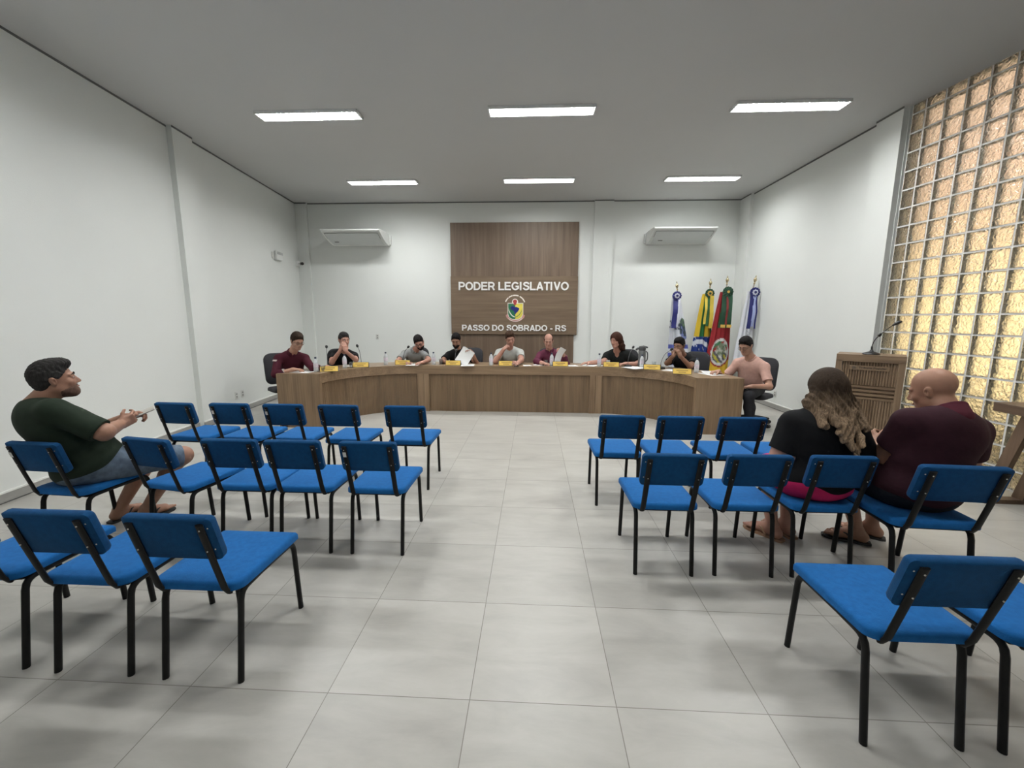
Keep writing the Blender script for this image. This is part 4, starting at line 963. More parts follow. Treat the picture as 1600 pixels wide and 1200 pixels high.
class Blob:
    def __init__(s): s.p = []
    def cone(s, a, b, ra, rb, k=0.02, sub=False): s.p.append(('c', np.array(a, float), np.array(b, float), ra, rb, k, sub)); return s
    def ell(s, c, r, R=None, k=0.02, sub=False): s.p.append(('e', np.array(c, float), np.eye(3) if R is None else np.array(R, float), np.array(r, float), None, k, sub)); return s
    def box(s, c, r, R, rd, k=0.01, sub=False): s.p.append(('b', np.array(c, float), np.array(R, float), np.array(r, float), rd, k, sub)); return s
    def cut(s, p, n, k=0.004): s.p.append(('p', np.array(p, float), np.array(n, float)/np.linalg.norm(n), 0, 0, k, True)); return s   # removes the side n points to
    def mesh(s, name, mat, parent, h=0.0055, noise_amp=0.0, noise_f=18.0, inflate=0.0, groove=None):
        lo = np.full(3, 1e9); hi = -lo
        def ext(q):
            if q[0] == 'c': r = max(q[3], q[4]); return np.minimum(q[1], q[2])-r, np.maximum(q[1], q[2])+r
            if q[0] == 'e': r = q[3].max(); return q[1]-r, q[1]+r
            if q[0] == 'b': r = np.linalg.norm(q[3]); return q[1]-r, q[1]+r
        for q in s.p:
            if q[6]: continue
            a, b = ext(q); lo = np.minimum(lo, a); hi = np.maximum(hi, b)
        pad = 4*h+inflate+noise_amp+0.012; lo -= pad; hi += pad
        n = np.ceil((hi-lo)/h).astype(int)+1
        X, Y, Z = [(lo[i]+h*np.arange(n[i])).astype(np.float32) for i in range(3)]
        D = np.full(n, 1.0, np.float32)
        for q in s.p:
            k = q[5]
            if q[0] == 'p': a, b = lo, hi
            else:
                a, b = ext(q); m = k+3*h+inflate+noise_amp+0.01; a = a-m; b = b+m
            i0 = np.clip(np.floor((a-lo)/h).astype(int), 0, n); i1 = np.clip(np.ceil((b-lo)/h).astype(int)+1, 0, n)
            if (i1 <= i0).any(): continue
            sl = tuple(slice(i0[i], i1[i]) for i in range(3))
            x = X[sl[0]][:, None, None]; y = Y[sl[1]][None, :, None]; z = Z[sl[2]][None, None, :]
            c = q[1]; px, py, pz = x-c[0], y-c[1], z-c[2]
            if q[0] == 'c':
                ab = q[2]-q[1]; L2 = float(ab@ab)+1e-12
                t = np.clip((px*ab[0]+py*ab[1]+pz*ab[2])/L2, 0, 1)
                d = np.sqrt((px-t*ab[0])**2+(py-t*ab[1])**2+(pz-t*ab[2])**2)-(q[3]+(q[4]-q[3])*t)
            elif q[0] == 'e':
                R = q[2]; u = px*R[0, 0]+py*R[1, 0]+pz*R[2, 0]; v = px*R[0, 1]+py*R[1, 1]+pz*R[2, 1]; w = px*R[0, 2]+py*R[1, 2]+pz*R[2, 2]
                r = q[3]; k0 = np.sqrt((u/r[0])**2+(v/r[1])**2+(w/r[2])**2); k1 = np.sqrt((u/r[0]**2)**2+(v/r[1]**2)**2+(w/r[2]**2)**2)+1e-9
                d = k0*(k0-1)/k1
            elif q[0] == 'b':
                R = q[2]; r = q[3]; rd = q[4]
                u = np.abs(px*R[0, 0]+py*R[1, 0]+pz*R[2, 0])-r[0]+rd; v = np.abs(px*R[0, 1]+py*R[1, 1]+pz*R[2, 1])-r[1]+rd; w = np.abs(px*R[0, 2]+py*R[1, 2]+pz*R[2, 2])-r[2]+rd
                d = np.sqrt(np.maximum(u, 0)**2+np.maximum(v, 0)**2+np.maximum(w, 0)**2)+np.minimum(np.maximum(u, np.maximum(v, w)), 0)-rd
            else:
                nn = q[2]; d = -(px*nn[0]+py*nn[1]+pz*nn[2])
            d = d.astype(np.float32); E = D[sl]
            if q[6]:
                e = -(d-0) if q[0] != 'p' else -d
                hh = np.maximum(k-np.abs(E-e), 0)/k; D[sl] = np.maximum(E, e)+hh*hh*k*0.25
            else:
                hh = np.maximum(k-np.abs(E-d), 0)/k; D[sl] = np.minimum(E, d)-hh*hh*k*0.25
        if inflate: D -= inflate
        if noise_amp:
            x = X[:, None, None]; y = Y[None, :, None]; z = Z[None, None, :]; f = noise_f
            D += noise_amp*(np.sin(f*x+1.3*np.sin(f*.6*z)+2)*np.sin(f*.8*y+1.7*np.sin(f*.5*z+1))*0.6+0.5*np.sin(f*1.3*z+2.1*np.sin(f*.55*x)+1.4*np.sin(f*.6*y))).astype(np.float32)
        if groove is not None: D += groove(X[:, None, None], Y[None, :, None], Z[None, None, :]).astype(np.float32)
        V, F = surface_nets(D, lo, h)
        me = bpy.data.meshes.new(name); me.vertices.add(len(V)); me.vertices.foreach_set('co', V.astype(np.float32).ravel())
        me.loops.add(len(F)*4); me.loops.foreach_set('vertex_index', F.astype(np.int32).ravel())
        me.polygons.add(len(F)); me.polygons.foreach_set('loop_start', (np.arange(len(F))*4).astype(np.int32)); me.polygons.foreach_set('loop_total', np.full(len(F), 4, np.int32))
        me.polygons.foreach_set('use_smooth', np.ones(len(F), bool)); me.update(calc_edges=True); me.validate()
        me.materials.append(mat)
        o = bpy.data.objects.new(name, me); C.objects.link(o); o.parent = parent; o.matrix_parent_inverse = base_inv(parent)
        return o
def nrm(v): v = np.array(v, float); return v/np.linalg.norm(v)
def frame(fwd, up=(0, 0, 1)):
    """columns right, forward, up"""
    f = nrm(fwd); r = nrm(np.cross(f, np.array(up, float))); u = np.cross(r, f); return np.stack([r, f, u], 1)
def rot_axis(v, a, ang): return np.array(Matrix.Rotation(ang, 3, Vector(a)) @ Vector(v))
def head_frame(look, pitch, roll):
    R = frame((look[0], look[1], 0)); pr = math.radians(pitch); rr = math.radians(roll)
    f = R[:, 1]*math.cos(pr)+R[:, 2]*math.sin(pr); u = R[:, 2]*math.cos(pr)-R[:, 1]*math.sin(pr); r = R[:, 0]
    r2 = r*math.cos(rr)-u*math.sin(rr); u2 = u*math.cos(rr)+r*math.sin(rr)
    return np.stack([r2, f, u2], 1)
def hand(b, W, d, n, curl=(20, 35, 25), side=1, s=1.0, spread=5, thumb=35):
    """palm, four fingers of unequal length and a thumb leaving the side of the palm; n is where the palm faces"""
    d = nrm(d); n = nrm(np.array(n)-d*np.dot(n, d)); sd = np.cross(d, n)*side      # towards the thumb
    R = np.stack([np.cross(d, n), d, n], 1)
    b.box(W+d*0.048*s, (0.040*s, 0.046*s, 0.014*s), R, 0.012*s, 0.012)
    b.cone(W-d*0.01, W+d*0.03*s, 0.026*s, 0.024*s, 0.015)
    for i, (ox, ln) in enumerate(((0.031, 0.072), (0.0105, 0.080), (-0.0105, 0.074), (-0.031, 0.058))):
        p = W+d*(0.088-0.004*abs(i-1))*s+sd*ox*s; a = 0
        dd0 = nrm(d+sd*math.tan(math.radians(spread*(1.2-i)*0.8)))
        for j, (fr, cu) in enumerate(zip((0.44, 0.31, 0.25), curl)):
            a += math.radians(cu+2*i); dd = dd0*math.cos(a)+n*math.sin(a)
            q = p+dd*ln*fr*s; b.cone(p, q, (0.0092-0.0006*j)*s, (0.0086-0.0006*j)*s, 0.003); p = q
    p = W+d*0.022*s+sd*0.030*s; t1 = nrm(d*0.75+sd*0.75+n*math.tan(math.radians(thumb))*0.6)
    q = p+t1*0.040*s; b.cone(p, q, 0.0135*s, 0.0112*s, 0.008); t2 = nrm(t1+d*0.35+n*0.25-sd*0.25)
    r = q+t2*0.032*s; b.cone(q, r, 0.0108*s, 0.0090*s, 0.004)
def ik(S, Wt, hint, a, b):
    S = np.array(S); Wt = np.array(Wt); v = Wt-S; L_ = np.linalg.norm(v); mx = (a+b)*0.995
    if L_ > mx: Wt = S+v/L_*mx; v = Wt-S; L_ = mx
    x = (a*a-b*b+L_*L_)/(2*L_); hgt = math.sqrt(max(a*a-x*x, 0)); u = v/L_
    hv = np.array(hint)-S; hv = hv-u*np.dot(hv, u); hv = nrm(hv)
    return S+u*x+hv*hgt, Wt
def skin_mat(name, c):
    if name in _mats: return _mats[name]
    m, t, b = nt(name); mp = coords(t); n = noise(t, mp, 14, 4, 0.6)
    r = ramp(t, n, [(0.3, tuple(q*0.90 for q in c)), (0.7, tuple(min(1, q*1.08) for q in c))]); L(t, r, 0, b, 'Base Color')
    b.inputs['Roughness'].default_value = 0.5; b.inputs['Specular IOR Level'].default_value = 0.35
    b.inputs['Subsurface Weight'].default_value = 0.06; b.inputs['Subsurface Scale'].default_value = 0.01; b.inputs['Subsurface Radius'].default_value = (1, 0.4, 0.25)
    _mats[name] = m; return m
def hair_mat(name, c, tip=None, z0=0.9, z1=1.2):
    if name in _mats: return _mats[name]
    m, t, b = nt(name); mp = coords(t, (1, 1, 0.25)); n = noise(t, mp, 140, 3, 0.6)
    b.inputs['Specular IOR Level'].default_value = 0.12
    r = ramp(t, n, [(0.3, tuple(q*0.6 for q in c)), (0.7, tuple(min(1, q*1.25) for q in c))])
    if tip is not None:   # dyed lengths
        r2 = ramp(t, n, [(0.35, tuple(q*0.45 for q in tip)), (0.7, tuple(min(1, q*1.3) for q in tip))])
        tc = t.nodes.new('ShaderNodeTexCoord'); s_ = t.nodes.new('ShaderNodeSeparateXYZ'); L(t, tc, 'Object', s_, 0)
        n2 = noise(t, mp, 25, 2, 0.5)
        ad = t.nodes.new('ShaderNodeMath'); ad.operation = 'MULTIPLY_ADD'; L(t, n2, 0, ad, 0); ad.inputs[1].default_value = 0.16; L(t, s_, 2, ad, 2)
        mr = t.nodes.new('ShaderNodeMapRange'); L(t, ad, 0, mr, 0); mr.inputs[1].default_value = z0; mr.inputs[2].default_value = z1; mr.inputs[3].default_value = 1; mr.inputs[4].default_value = 0
        mx = t.nodes.new('ShaderNodeMix'); mx.data_type = 'RGBA'; L(t, mr, 0, mx, 0); L(t, r, 0, mx, 6); L(t, r2, 0, mx, 7); L(t, mx, 2, b, 'Base Color')
    else: L(t, r, 0, b, 'Base Color')
    b.inputs['Roughness'].default_value = 0.7; bump(t, b, n, 0.5, 0.004)
    _mats[name] = m; return m
def cloth_mat(name, c, var=0.08): return plain(name, c, 0.85, var=var, scale=25, bmp=0.35, bscale=30, sheen=0.0, spec=0.2)
m_eyew = plain('eye_white', (0.72, 0.70, 0.66), 0.3); m_iris = plain('eye_dark', (0.03, 0.018, 0.012), 0.2)
m_lip = plain('lip_rose', (0.30, 0.115, 0.09), 0.5); m_lens = plain('spectacle_frame_black', (0.012, 0.012, 0.014), 0.3)
m_wire = plain('spectacle_frame_thin', (0.10, 0.09, 0.08), 0.3, metal=0.5)
ALL = {}
def person(label, cfg):
    g = lambda k, d=None: cfg.get(k, d)
    P = np.array(cfg['P'], float); N = np.array(cfg['N'], float); H = np.array(cfg['H'], float)
    fat = g('fat', 1.0); hs = g('hs', 1.0); h = g('h', 0.0055)
    root = thing('person', label, 'person', (P[0], P[1], 0.0), math.atan2(-cfg['face'][0], cfg['face'][1]))
    HR = head_frame(g('look', cfg['face']), g('pitch', -10), g('roll', 0))
    hp = lambda x, y, z: H+HR @ (np.array((x, y, z))*hs)
    u = nrm(N-P); T = frame((cfg['face'][0], cfg['face'][1], 0)); r = nrm(T[:, 0]-u*np.dot(T[:, 0], u)); f = np.cross(u, r); TR = np.stack([r, f, u], 1)
    tl = np.linalg.norm(N-P)
    sh = g('sh', 0.172); droop = g('droop', 0.085)
    tilt = g('tilt', 0.0)
    S = {s: N-u*droop+r*sh*s+u*tilt*s+f*g('hunch', 0.02) for s in (1, -1)}   # 1 = own right side
    ua, fa = g('ua', 0.285), g('fa', 0.255)
    El, Wr = {}, {}
    for s, kk in ((1, 'R'), (-1, 'L')):
        El[s], Wr[s] = ik(S[s], cfg['W'+kk], cfg['E'+kk], ua, fa)
    skin = skin_mat(*cfg['skin'])
    def torso(b, inf=0.0, k=0.05):
        b.ell(P+u*0.02, (0.168*fat+inf, 0.125*fat+inf, 0.115+inf), TR, k)
        b.ell(P+u*tl*0.36+f*0.018*fat, (0.148*fat+inf, 0.112*fat+inf+g('belly', 0), 0.15+inf), TR, k)
        b.ell(P+u*tl*0.68, (0.158*fat+inf, 0.112*min(fat, 1.12)+inf, 0.17+inf), TR, k)
        for s in (1, -1): b.cone(N-u*0.050+r*0.045*s-f*0.01, S[s], 0.062+inf, 0.054+inf, k)
        if g('bust'): 
            for s in (1, -1): b.ell(P+u*tl*0.66+f*0.10+r*0.07*s, (0.065+inf, 0.05+inf, 0.065+inf), TR, 0.04)
    am = g('arm', 1.0)*math.sqrt(fat)
    def arms(b, t0=0, t1=2, inf=0.0, flare=0.0, k=0.03):
        for s in (1, -1):
            a, e, w = S[s], El[s], Wr[s]
            if t1 <= 1: e2 = a+(e-a)*t1; b.cone(a, e2, 0.052*am+inf, 0.044*am+inf+flare, k)
            else: b.cone(a, e, 0.052*am+inf, 0.041*am+inf, k); w2 = e+(w-e)*(t1-1); b.cone(e, w2, 0.040*am+inf, (0.040-0.013*(t1-1))*am+inf+flare, 0.02)
    # ---- legs
    hw = 0.088*math.sqrt(fat); K_, A_ = {}, {}
    for s, kk in ((1, 'R'), (-1, 'L')):
        dflt = P+T[:, 0]*0.11*s+T[:, 1]*0.42; dflt[2] = P[2]-0.02
        K_[s] = np.array(g('K'+kk, dflt)); a = K_[s]+T[:, 1]*0.03; a[2] = 0.085
        A_[s] = np.array(g('A'+kk, a))
    hip = {s: P+T[:, 0]*hw*s-np.array((0, 0, 0.0)) for s in (1, -1)}
    def legs(b, t1=2, inf=0.0, k=0.03):
        for s in (1, -1):
            kn, an = K_[s], A_[s]
            if t1 <= 1: k2 = hip[s]+(kn-hip[s])*t1; b.cone(hip[s], k2, 0.088*math.sqrt(fat)+inf, (0.088-(0.028)*t1)*math.sqrt(fat)+inf, k)
            else:
                b.cone(hip[s], kn, 0.088*math.sqrt(fat)+inf, 0.060*math.sqrt(fat)+inf, k)
                mid = kn+(an-kn)*0.35-T[:, 1]*0.015; q = kn+(an-kn)*min(1, (t1-1)); b.cone(kn, mid, 0.052+inf, 0.055+inf, 0.03)
                if t1 > 1.4: b.cone(mid, q, 0.055+inf, 0.036+inf+(0.014 if inf else 0), 0.03)
    FD = {s: nrm(np.append(np.array(g('FR' if s == 1 else 'FL', T[:, 1]+T[:, 0]*0.15*s))[:2], 0.0)) for s in (1, -1)}
    def feet(b, inf=0.0, toes=True):
        for s in (1, -1):
            a = A_[s]; fd = FD[s]; z0 = 0.034+g('sole', 0.012)
            heel = np.array((a[0], a[1], z0))-fd*0.035; ball = np.array((a[0], a[1], z0-0.006))+fd*0.125
            b.cone(a, heel, 0.036+inf, 0.034+inf, 0.02); b.cone(a, ball, 0.034+inf, 0.026+inf, 0.03); b.cone(heel, ball, 0.032+inf, 0.028+inf, 0.02)
            sd = nrm(np.cross(fd, (0, 0, 1)))
            b.cone(ball-sd*0.022, ball+sd*0.022, 0.022+inf, 0.022+inf, 0.015)
            if toes:
                for i in range(5):
                    o_ = (i-2)*0.0165*(-s); b.cone(ball+sd*o_, ball+sd*o_*1.1+fd*(0.058-0.006*i), 0.0115-0.001*i, 0.0095-0.0008*i, 0.004)
            else: b.cone(ball, ball+fd*0.05, 0.026+inf, 0.022+inf, 0.02)
    # ---- body
    b = Blob(); torso(b, -0.006); arms(b); legs(b); 
    shoes = g('shoes', 'shoe')
    feet(b, 0.0, shoes != 'shoe')
    nb = N-u*0.03; b.cone(nb, hp(0, -0.022, -0.055), 0.062*math.sqrt(fat), 0.053*hs*math.sqrt(fat), 0.03)
    e = lambda x, y, z, rx, ry, rz, k, sub=False: b.ell(hp(x, y, z), np.array((rx, ry, rz))*hs, HR, k, sub)
    e(0, -0.018, 0.035, 0.076, 0.096, 0.086, 0.02); e(0, 0.022, -0.028, 0.060*g('wide', 1), 0.068, 0.082, 0.03)
    b.cone(hp(0, 0.028, -0.062), hp(0, 0.066, -0.092), 0.046*hs*g('wide', 1), 0.020*hs, 0.025)
    for s in (1, -1):
        b.cone(hp(0.045*s, -0.005, -0.05), hp(0.012*s, 0.062, -0.088), 0.022*hs, 0.018*hs, 0.025)
        e(0.033*s, 0.062, -0.022, 0.024, 0.020, 0.020, 0.02)                 # cheek
        e(0.031*s, 0.094, 0.010, 0.017, 0.012, 0.011, 0.012, True)           # socket
        e(0.031*s, 0.076, 0.008, 0.0135, 0.0125, 0.0125, 0.004)              # lid
        e(0.012*s, 0.094, -0.030, 0.008, 0.008, 0.007, 0.006)                # nostril wing
        b.cone(hp(0.012*s, 0.082, 0.027), hp(0.046*s, 0.070, 0.025), 0.009*hs, 0.007*hs, 0.012)
        EM = HR @ np.array(Euler((0, 0.12*s, -0.45*s)).to_matrix())
        b.ell(hp(0.077*s, -0.008, -0.004), np.array((0.007, 0.018, 0.031))*hs, EM, 0.006); b.ell(hp(0.081*s, -0.014, 0.006), np.array((0.006, 0.015, 0.020))*hs, EM, 0.004)
        b.ell(hp(0.086*s, -0.003, -0.001), np.array((0.005, 0.008, 0.015))*hs, EM, 0.003, True)
    b.cone(hp(0, 0.082, 0.014), hp(0, 0.104, -0.024), 0.0085*hs, 0.0115*hs, 0.010)
    e(0, 0.083, -0.054, 0.022, 0.012, 0.006, 0.006); e(0, 0.081, -0.066, 0.019, 0.011, 0.006, 0.006); e(0, 0.096, -0.060, 0.020, 0.006, 0.0018, 0.003, True)
    for s, kk in ((1, 'R'), (-1, 'L')):
        hd = cfg['H'+kk]; hand(b, Wr[s], hd[0], hd[1], hd[2] if len(hd) > 2 else (20, 35, 25), side=s, s=g('hand', 1.0))
    body = b.mesh('body', skin, root, h)
    # ---- face parts
    HM = Matrix(((*HR[0]*hs, H[0]), (*HR[1]*hs, H[1]), (*HR[2]*hs, H[2]), (0, 0, 0, 1)))
    def put(mb, nm, mt):
        mb.v = [tuple(HM @ Vector(v)) for v in mb.v]; o = mb.build(nm, mt, root); o.matrix_parent_inverse = base_inv(root); return o
    cl = g('closed', 0.0)
    for s in (1, -1):
        if not cl:
            ey = put(MB().sphere((0.031*s, 0.0795, 0.007), (0.0115, 0.0103, 0.0050), 12, 8), 'eye', m_eyew); ir = put(MB().sphere((0.031*s, 0.0868, 0.0065), (0.0052, 0.0036, 0.0052), 8, 6), 'iris', m_iris); ir.parent = ey; ir.matrix_parent_inverse = Matrix.Identity(4)
        else: put(MB().tube([(0.019*s, 0.0880, 0.004), (0.031*s, 0.0900, 0.0005), (0.044*s, 0.0845, 0.004)], [0.0010, 0.0019, 0.0010], 6), 'eyelashes', m_iris)
        br = MB().tube([(0.013*s, 0.0925, 0.027), (0.030*s, 0.0905, 0.033), (0.048*s, 0.078, 0.027)], [0.0035, 0.0042, 0.002], 6)
        put(br, 'eyebrow', hair_mat(*g('browmat', cfg['hair'][:2])) if g('hair') else hair_mat('brow_hair', (0.03, 0.02, 0.015)))
    put(MB().tube([(-0.021, 0.0885, -0.0595), (-0.008, 0.0955, -0.0575), (0, 0.0955, -0.0585), (0.008, 0.0955, -0.0575), (0.021, 0.0885, -0.0595)], [0.001, 0.0042, 0.0045, 0.0042, 0.001], 8), 'lips', m_lip)
    if g('glasses'):
        mt = m_lens if g('glasses') == 'thick' else m_wire; th = 0.0030 if g('glasses') == 'thick' else 0.0019
        mb = MB()
        for s in (1, -1):
            pts = [(0.033*s+0.023*math.cos(a), 0.101-0.006*abs(math.cos(a)), 0.006+0.017*math.sin(a)) for a in np.linspace(0, 2*PI, 17)]
            mb.tube(pts, th, 6, caps=False); mb.tube([(0.056*s, 0.094, 0.010), (0.073*s, 0.050, 0.010), (0.083*s, -0.010, 0.012), (0.082*s, -0.03, 0.0)], th, 6)
        mb.tube([(-0.011, 0.100, 0.010), (0, 0.102, 0.013), (0.011, 0.100, 0.010)], th, 6)
        put(mb, 'glasses', mt)
    # ---- hair
    def hairb(th=0.010, side=None): return Blob().ell(hp(0, -0.018, 0.037), (np.array((0.079, 0.099, 0.088))+np.array((side if side is not None else th, th, th+0.004)))*hs, HR, 0.02)
    style = g('style', 'short')
    if style in ('short', 'bald_crown', 'quiff'):
        hb = hairb(g('hth', 0.007), g('hside', 0.003)); hb.ell(hp(0, 0.005, 0.098), np.array((0.058, 0.078, 0.036))*hs, HR, 0.03)
        if style == 'quiff': hb.ell(hp(0, 0.035, 0.105), np.array((0.055, 0.05, 0.028))*hs, HR, 0.03)
        hb.ell(hp(0, -0.058, -0.02), np.array((0.060, 0.042, 0.05))*hs, HR, 0.03)
        sl = g('hline', 1.12)
        pl = nrm(HR @ np.array((0, sl, -1.0)))        # removes below/front of the hairline plane
        for s in (1, -1): hb.box(hp(0.071*s, 0.012, 0.002), np.array((0.008, 0.014, 0.030))*hs, HR, 0.004, 0.012)
        hb.cut(hp(0, 0.0, g('hbase', -0.014)), pl, 0.008)
        hb.cut(hp(0, 0, -0.062), nrm(HR @ np.array((0, 0.1, -1.0))), 0.01)
        for s in (1, -1): hb.ell(hp(0.062*s, 0.088, 0.068), np.array((0.030, 0.036, 0.034))*hs, HR, 0.010, True)
        for s in (1, -1): hb.ell(hp(0.083*s, 0.0, -0.012), np.array((0.022, 0.024, 0.034))*hs, HR, 0.005, True)
        if style == 'bald_crown': hb.ell(hp(0, 0.035, 0.095), np.array((0.074, 0.125, 0.088))*hs, HR, 0.015, True)
        r0_, f0_, cc_ = HR[:, 0], HR[:, 1], H
        def strands(x, y, z):
            s_ = (x-cc_[0])*r0_[0]+(y-cc_[1])*r0_[1]+(z-cc_[2])*r0_[2]; q_ = (x-cc_[0])*f0_[0]+(y-cc_[1])*f0_[1]+(z-cc_[2])*f0_[2]; zz = z-cc_[2]
            return 0.0016*np.sin(s_*420+4*np.sin(q_*38)+3*np.sin(zz*47))+0.0014*np.sin(q_*230+5*np.sin(s_*60)+2*np.sin(zz*90))
        hb.mesh('hair', hair_mat(*cfg['hair']), root, min(h, 0.0042), 0.0012, 120, groove=strands)
    elif style == 'shaved':
        pass
    elif style == 'long':
        hb = hairb(0.014); L_ = g('hlen', 0.28)
        for s in (1, -1):
            wd = g('hwide', 0.075); hb.cone(hp(0.058*s, -0.03, 0.03), hp((wd+.0)*s, -0.035, -0.10), 0.034*hs, 0.036*hs, 0.04)
            hb.cone(hp(wd*s, -0.035, -0.09), hp(wd*1.05*s, -0.06-g('hback', 0)*0.9, -L_*0.62), 0.038*hs, 0.026*hs, 0.05)
        hb.cone(hp(-0.02, -0.06, -0.0), hp(-0.03, -0.085, -0.15), 0.060*hs, 0.055*hs, 0.05); hb.cone(hp(0.02, -0.06, -0.0), hp(0.03, -0.085, -0.15), 0.060*hs, 0.055*hs, 0.05)
        for i, (ox, ln, rr) in enumerate(((-0.085*g('hwide', .075)/.122, .72, .026), (-0.055, .86, .028), (-0.02, 0.98, .026), (0.02, 1.18, .020), (0.05, 0.92, .022))):
            p0 = hp(ox*0.8, -0.085, -0.10); prev = p0
            for j in range(1, 6):
                t_ = j/5; q = hp(ox+0.012*math.sin(j*2.1+i*1.7)+g('hskew', 0)*t_*t_, -0.10-0.012*math.cos(j*1.7+i)-g('hback', 0)*t_, -0.10-(L_*ln-0.10)*t_)
                hb.cone(prev, q, (rr*1.15-(rr*0.6)*(t_-0.2))*hs, (rr*1.1-(rr*0.65)*t_)*hs, 0.02); prev = q
        # open face
        hb.ell(hp(0, 0.085, -0.045), np.array((0.066, 0.085, 0.115))*hs, HR, 0.012, True)
        rr_ = HR[:, 0]; cc = H
        def grv(x, y, z):
            s_ = (x-cc[0])*rr_[0]+(y-cc[1])*rr_[1]+(z-cc[2])*rr_[2]; zz = z-cc[2]
            w = np.clip((0.10-zz)/0.12, 0, 1)
            return 0.0028*np.sin(s_*330+5*np.sin(zz*16)+3*np.sin(zz*41))*w+0.0045*np.sin(s_*120+5*np.sin(zz*20+1))*w
        hb.mesh('hair', hair_mat(*cfg['hair']), root, min(h, 0.0045), 0, 0, groove=grv)
    if g('beard'):
        bb = Blob(); th = 0.0055
        bb.cone(hp(0, 0.028, -0.062), hp(0, 0.066, -0.092), (0.046*g('wide', 1)+th)*hs, (0.020+th*1.4)*hs, 0.025)
        for s in (1, -1): bb.cone(hp(0.050*s, -0.002, -0.035), hp(0.012*s, 0.062, -0.088), (0.022+th)*hs, (0.018+th)*hs, 0.025)
        bb.ell(hp(0, 0.022, -0.03), (np.array((0.060*g('wide', 1), 0.068, 0.082))+th*0.8)*hs, HR, 0.03)
        bb.cut(hp(0, 0.09, -0.042), nrm(HR @ np.array((0, -0.35, 1.0))), 0.006)
        bb.ell(hp(0, 0.098, -0.058), np.array((0.021, 0.016, 0.0085))*hs, HR, 0.004, True)
        bb.mesh('beard', hair_mat(*g('beardmat', cfg['hair'][:2])), root, min(h, 0.005), 0.0008, 180)
    # ---- clothes
    top = cloth_mat(*cfg['top']); wr = g('wrinkle', 0.0035)
    sb = Blob(); torso(sb, 0.012+g('loose', 0)); sl = g('sleeve', 0.72)
    arms(sb, 0, sl, 0.010, 0.010 if sl <= 1 else 0.004)
    for s in (1, -1):
        if sl <= 1: p = S[s]+(El[s]-S[s])*sl; sb.cut(p, El[s]-S[s], 0.003) if g('cutall') else None
    hem = P-u*g('hem', 0.05)
    if not g('dress'): sb.cut(hem, -u, 0.006)
    for s in (1, -1):
        if sl <= 1:   # clean sleeve end
            p = S[s]+(El[s]-S[s])*sl; dv = nrm(El[s]-S[s]); Rb = frame(dv, (0.1, 0.2, 1)); sb.box(p+dv*0.06, (0.085, 0.06, 0.085), Rb, 0.004, 0.003, True)
    hn = nrm(hp(0, -0.02, -0.05)-nb)
    sb.cone(N+hn*0.030+f*0.012, N+hn*0.12+f*0.06, 0.062*math.sqrt(fat)+g('neckhole', 0), 0.10, 0.004, True)
    if g('vneck'): sb.cone(N+f*0.09-u*0.01, N+f*0.17-u*0.10, 0.045, 0.012, 0.01, True)
    shirt = sb.mesh(g('topname', 'shirt'), top, root, h, wr, 22)
    if g('collar'):
        cb = Blob(); a = N-u*0.012; c1 = N+hn*0.042
        cb.cone(a, c1, 0.080*math.sqrt(fat), 0.070*math.sqrt(fat), 0.01); cb.cone(N-u*0.06, N+hn*0.12, 0.064*math.sqrt(fat), 0.062*math.sqrt(fat), 0.003, True)
        cb.cut(N+hn*0.046-f*0, hn, 0.003); cb.cone(N+f*0.09+hn*0.0, N+f*0.085+hn*0.10, 0.018, 0.035, 0.004, True)
        cb.cut(N-u*0.03, -u, 0.003)
        cb.mesh('collar', cloth_mat(*g('collarmat', cfg['top'])), root, min(h, 0.005), 0.0008, 40)
    if g('bottom'):
        pb = Blob(); t1 = g('leglen', 1.88)
        pb.ell(P+u*0.0, (0.172*fat+0.006, 0.132*fat+0.006, 0.118), TR, 0.05); legs(pb, t1, 0.013)
        if t1 <= 1.0:
            for s in (1, -1):
                kn = hip[s]+(K_[s]-hip[s])*t1; dv = nrm(K_[s]-hip[s]); pb.box(kn+dv*0.075, (0.10, 0.075, 0.10), frame(dv, (0.1, 0.1, 1)), 0.004, 0.003, True)
        if g('skirt'):
            pb.ell((hip[1]+hip[-1])/2+T[:, 1]*0.18, (0.19*fat, 0.24, 0.085), T, 0.06)
        pb.mesh(g('bottomname', 'trousers'), cloth_mat(*cfg['bottom']), root, h, 0.003, 20)
    if shoes == 'shoe':
        for s in (1, -1):
            fb = Blob(); a = A_[s]; fd = FD[s]; z0 = 0.046
            heel = np.array((a[0], a[1], z0))-fd*0.035; ball = np.array((a[0], a[1], z0-0.006))+fd*0.125
            fb.cone(a-np.array((0, 0, 0.02)), heel, 0.046, 0.043, 0.02).cone(heel, ball, 0.040, 0.040, 0.02).cone(a-np.array((0, 0, 0.03)), ball, 0.038, 0.036, 0.02).cone(ball, ball+fd*0.065, 0.038, 0.028, 0.02)
            fb.cut((0, 0, 0.002), (0, 0, -1), 0.002)
            fb.mesh('shoe', plain('dark_shoe_leather', (0.02, 0.018, 0.016), 0.45), root, 0.007)
    else:
        for s in (1, -1):
            a = A_[s]; fd = FD[s]; sd = nrm(np.cross(fd, (0, 0, 1)))
            out = [(-0.085, 0.026), (-0.06, 0.037), (0, 0.036), (0.06, 0.042), (0.12, 0.052), (0.17, 0.044), (0.198, 0.020)]
            pts = [a+fd*y+sd*x for y, x in out]+[a+fd*y-sd*x for y, x in out[::-1]]
            k = len(pts); mb = MB(); zt = g('sole', 0.012)+0.004
            mb.add([(p[0], p[1], 0.0005) for p in pts]+[(p[0], p[1], zt) for p in pts], [tuple(range(k)), tuple(range(2*k-1, k-1, -1))]+[(i, (i+1) % k, (i+1) % k+k, i+k) for i in range(k)])
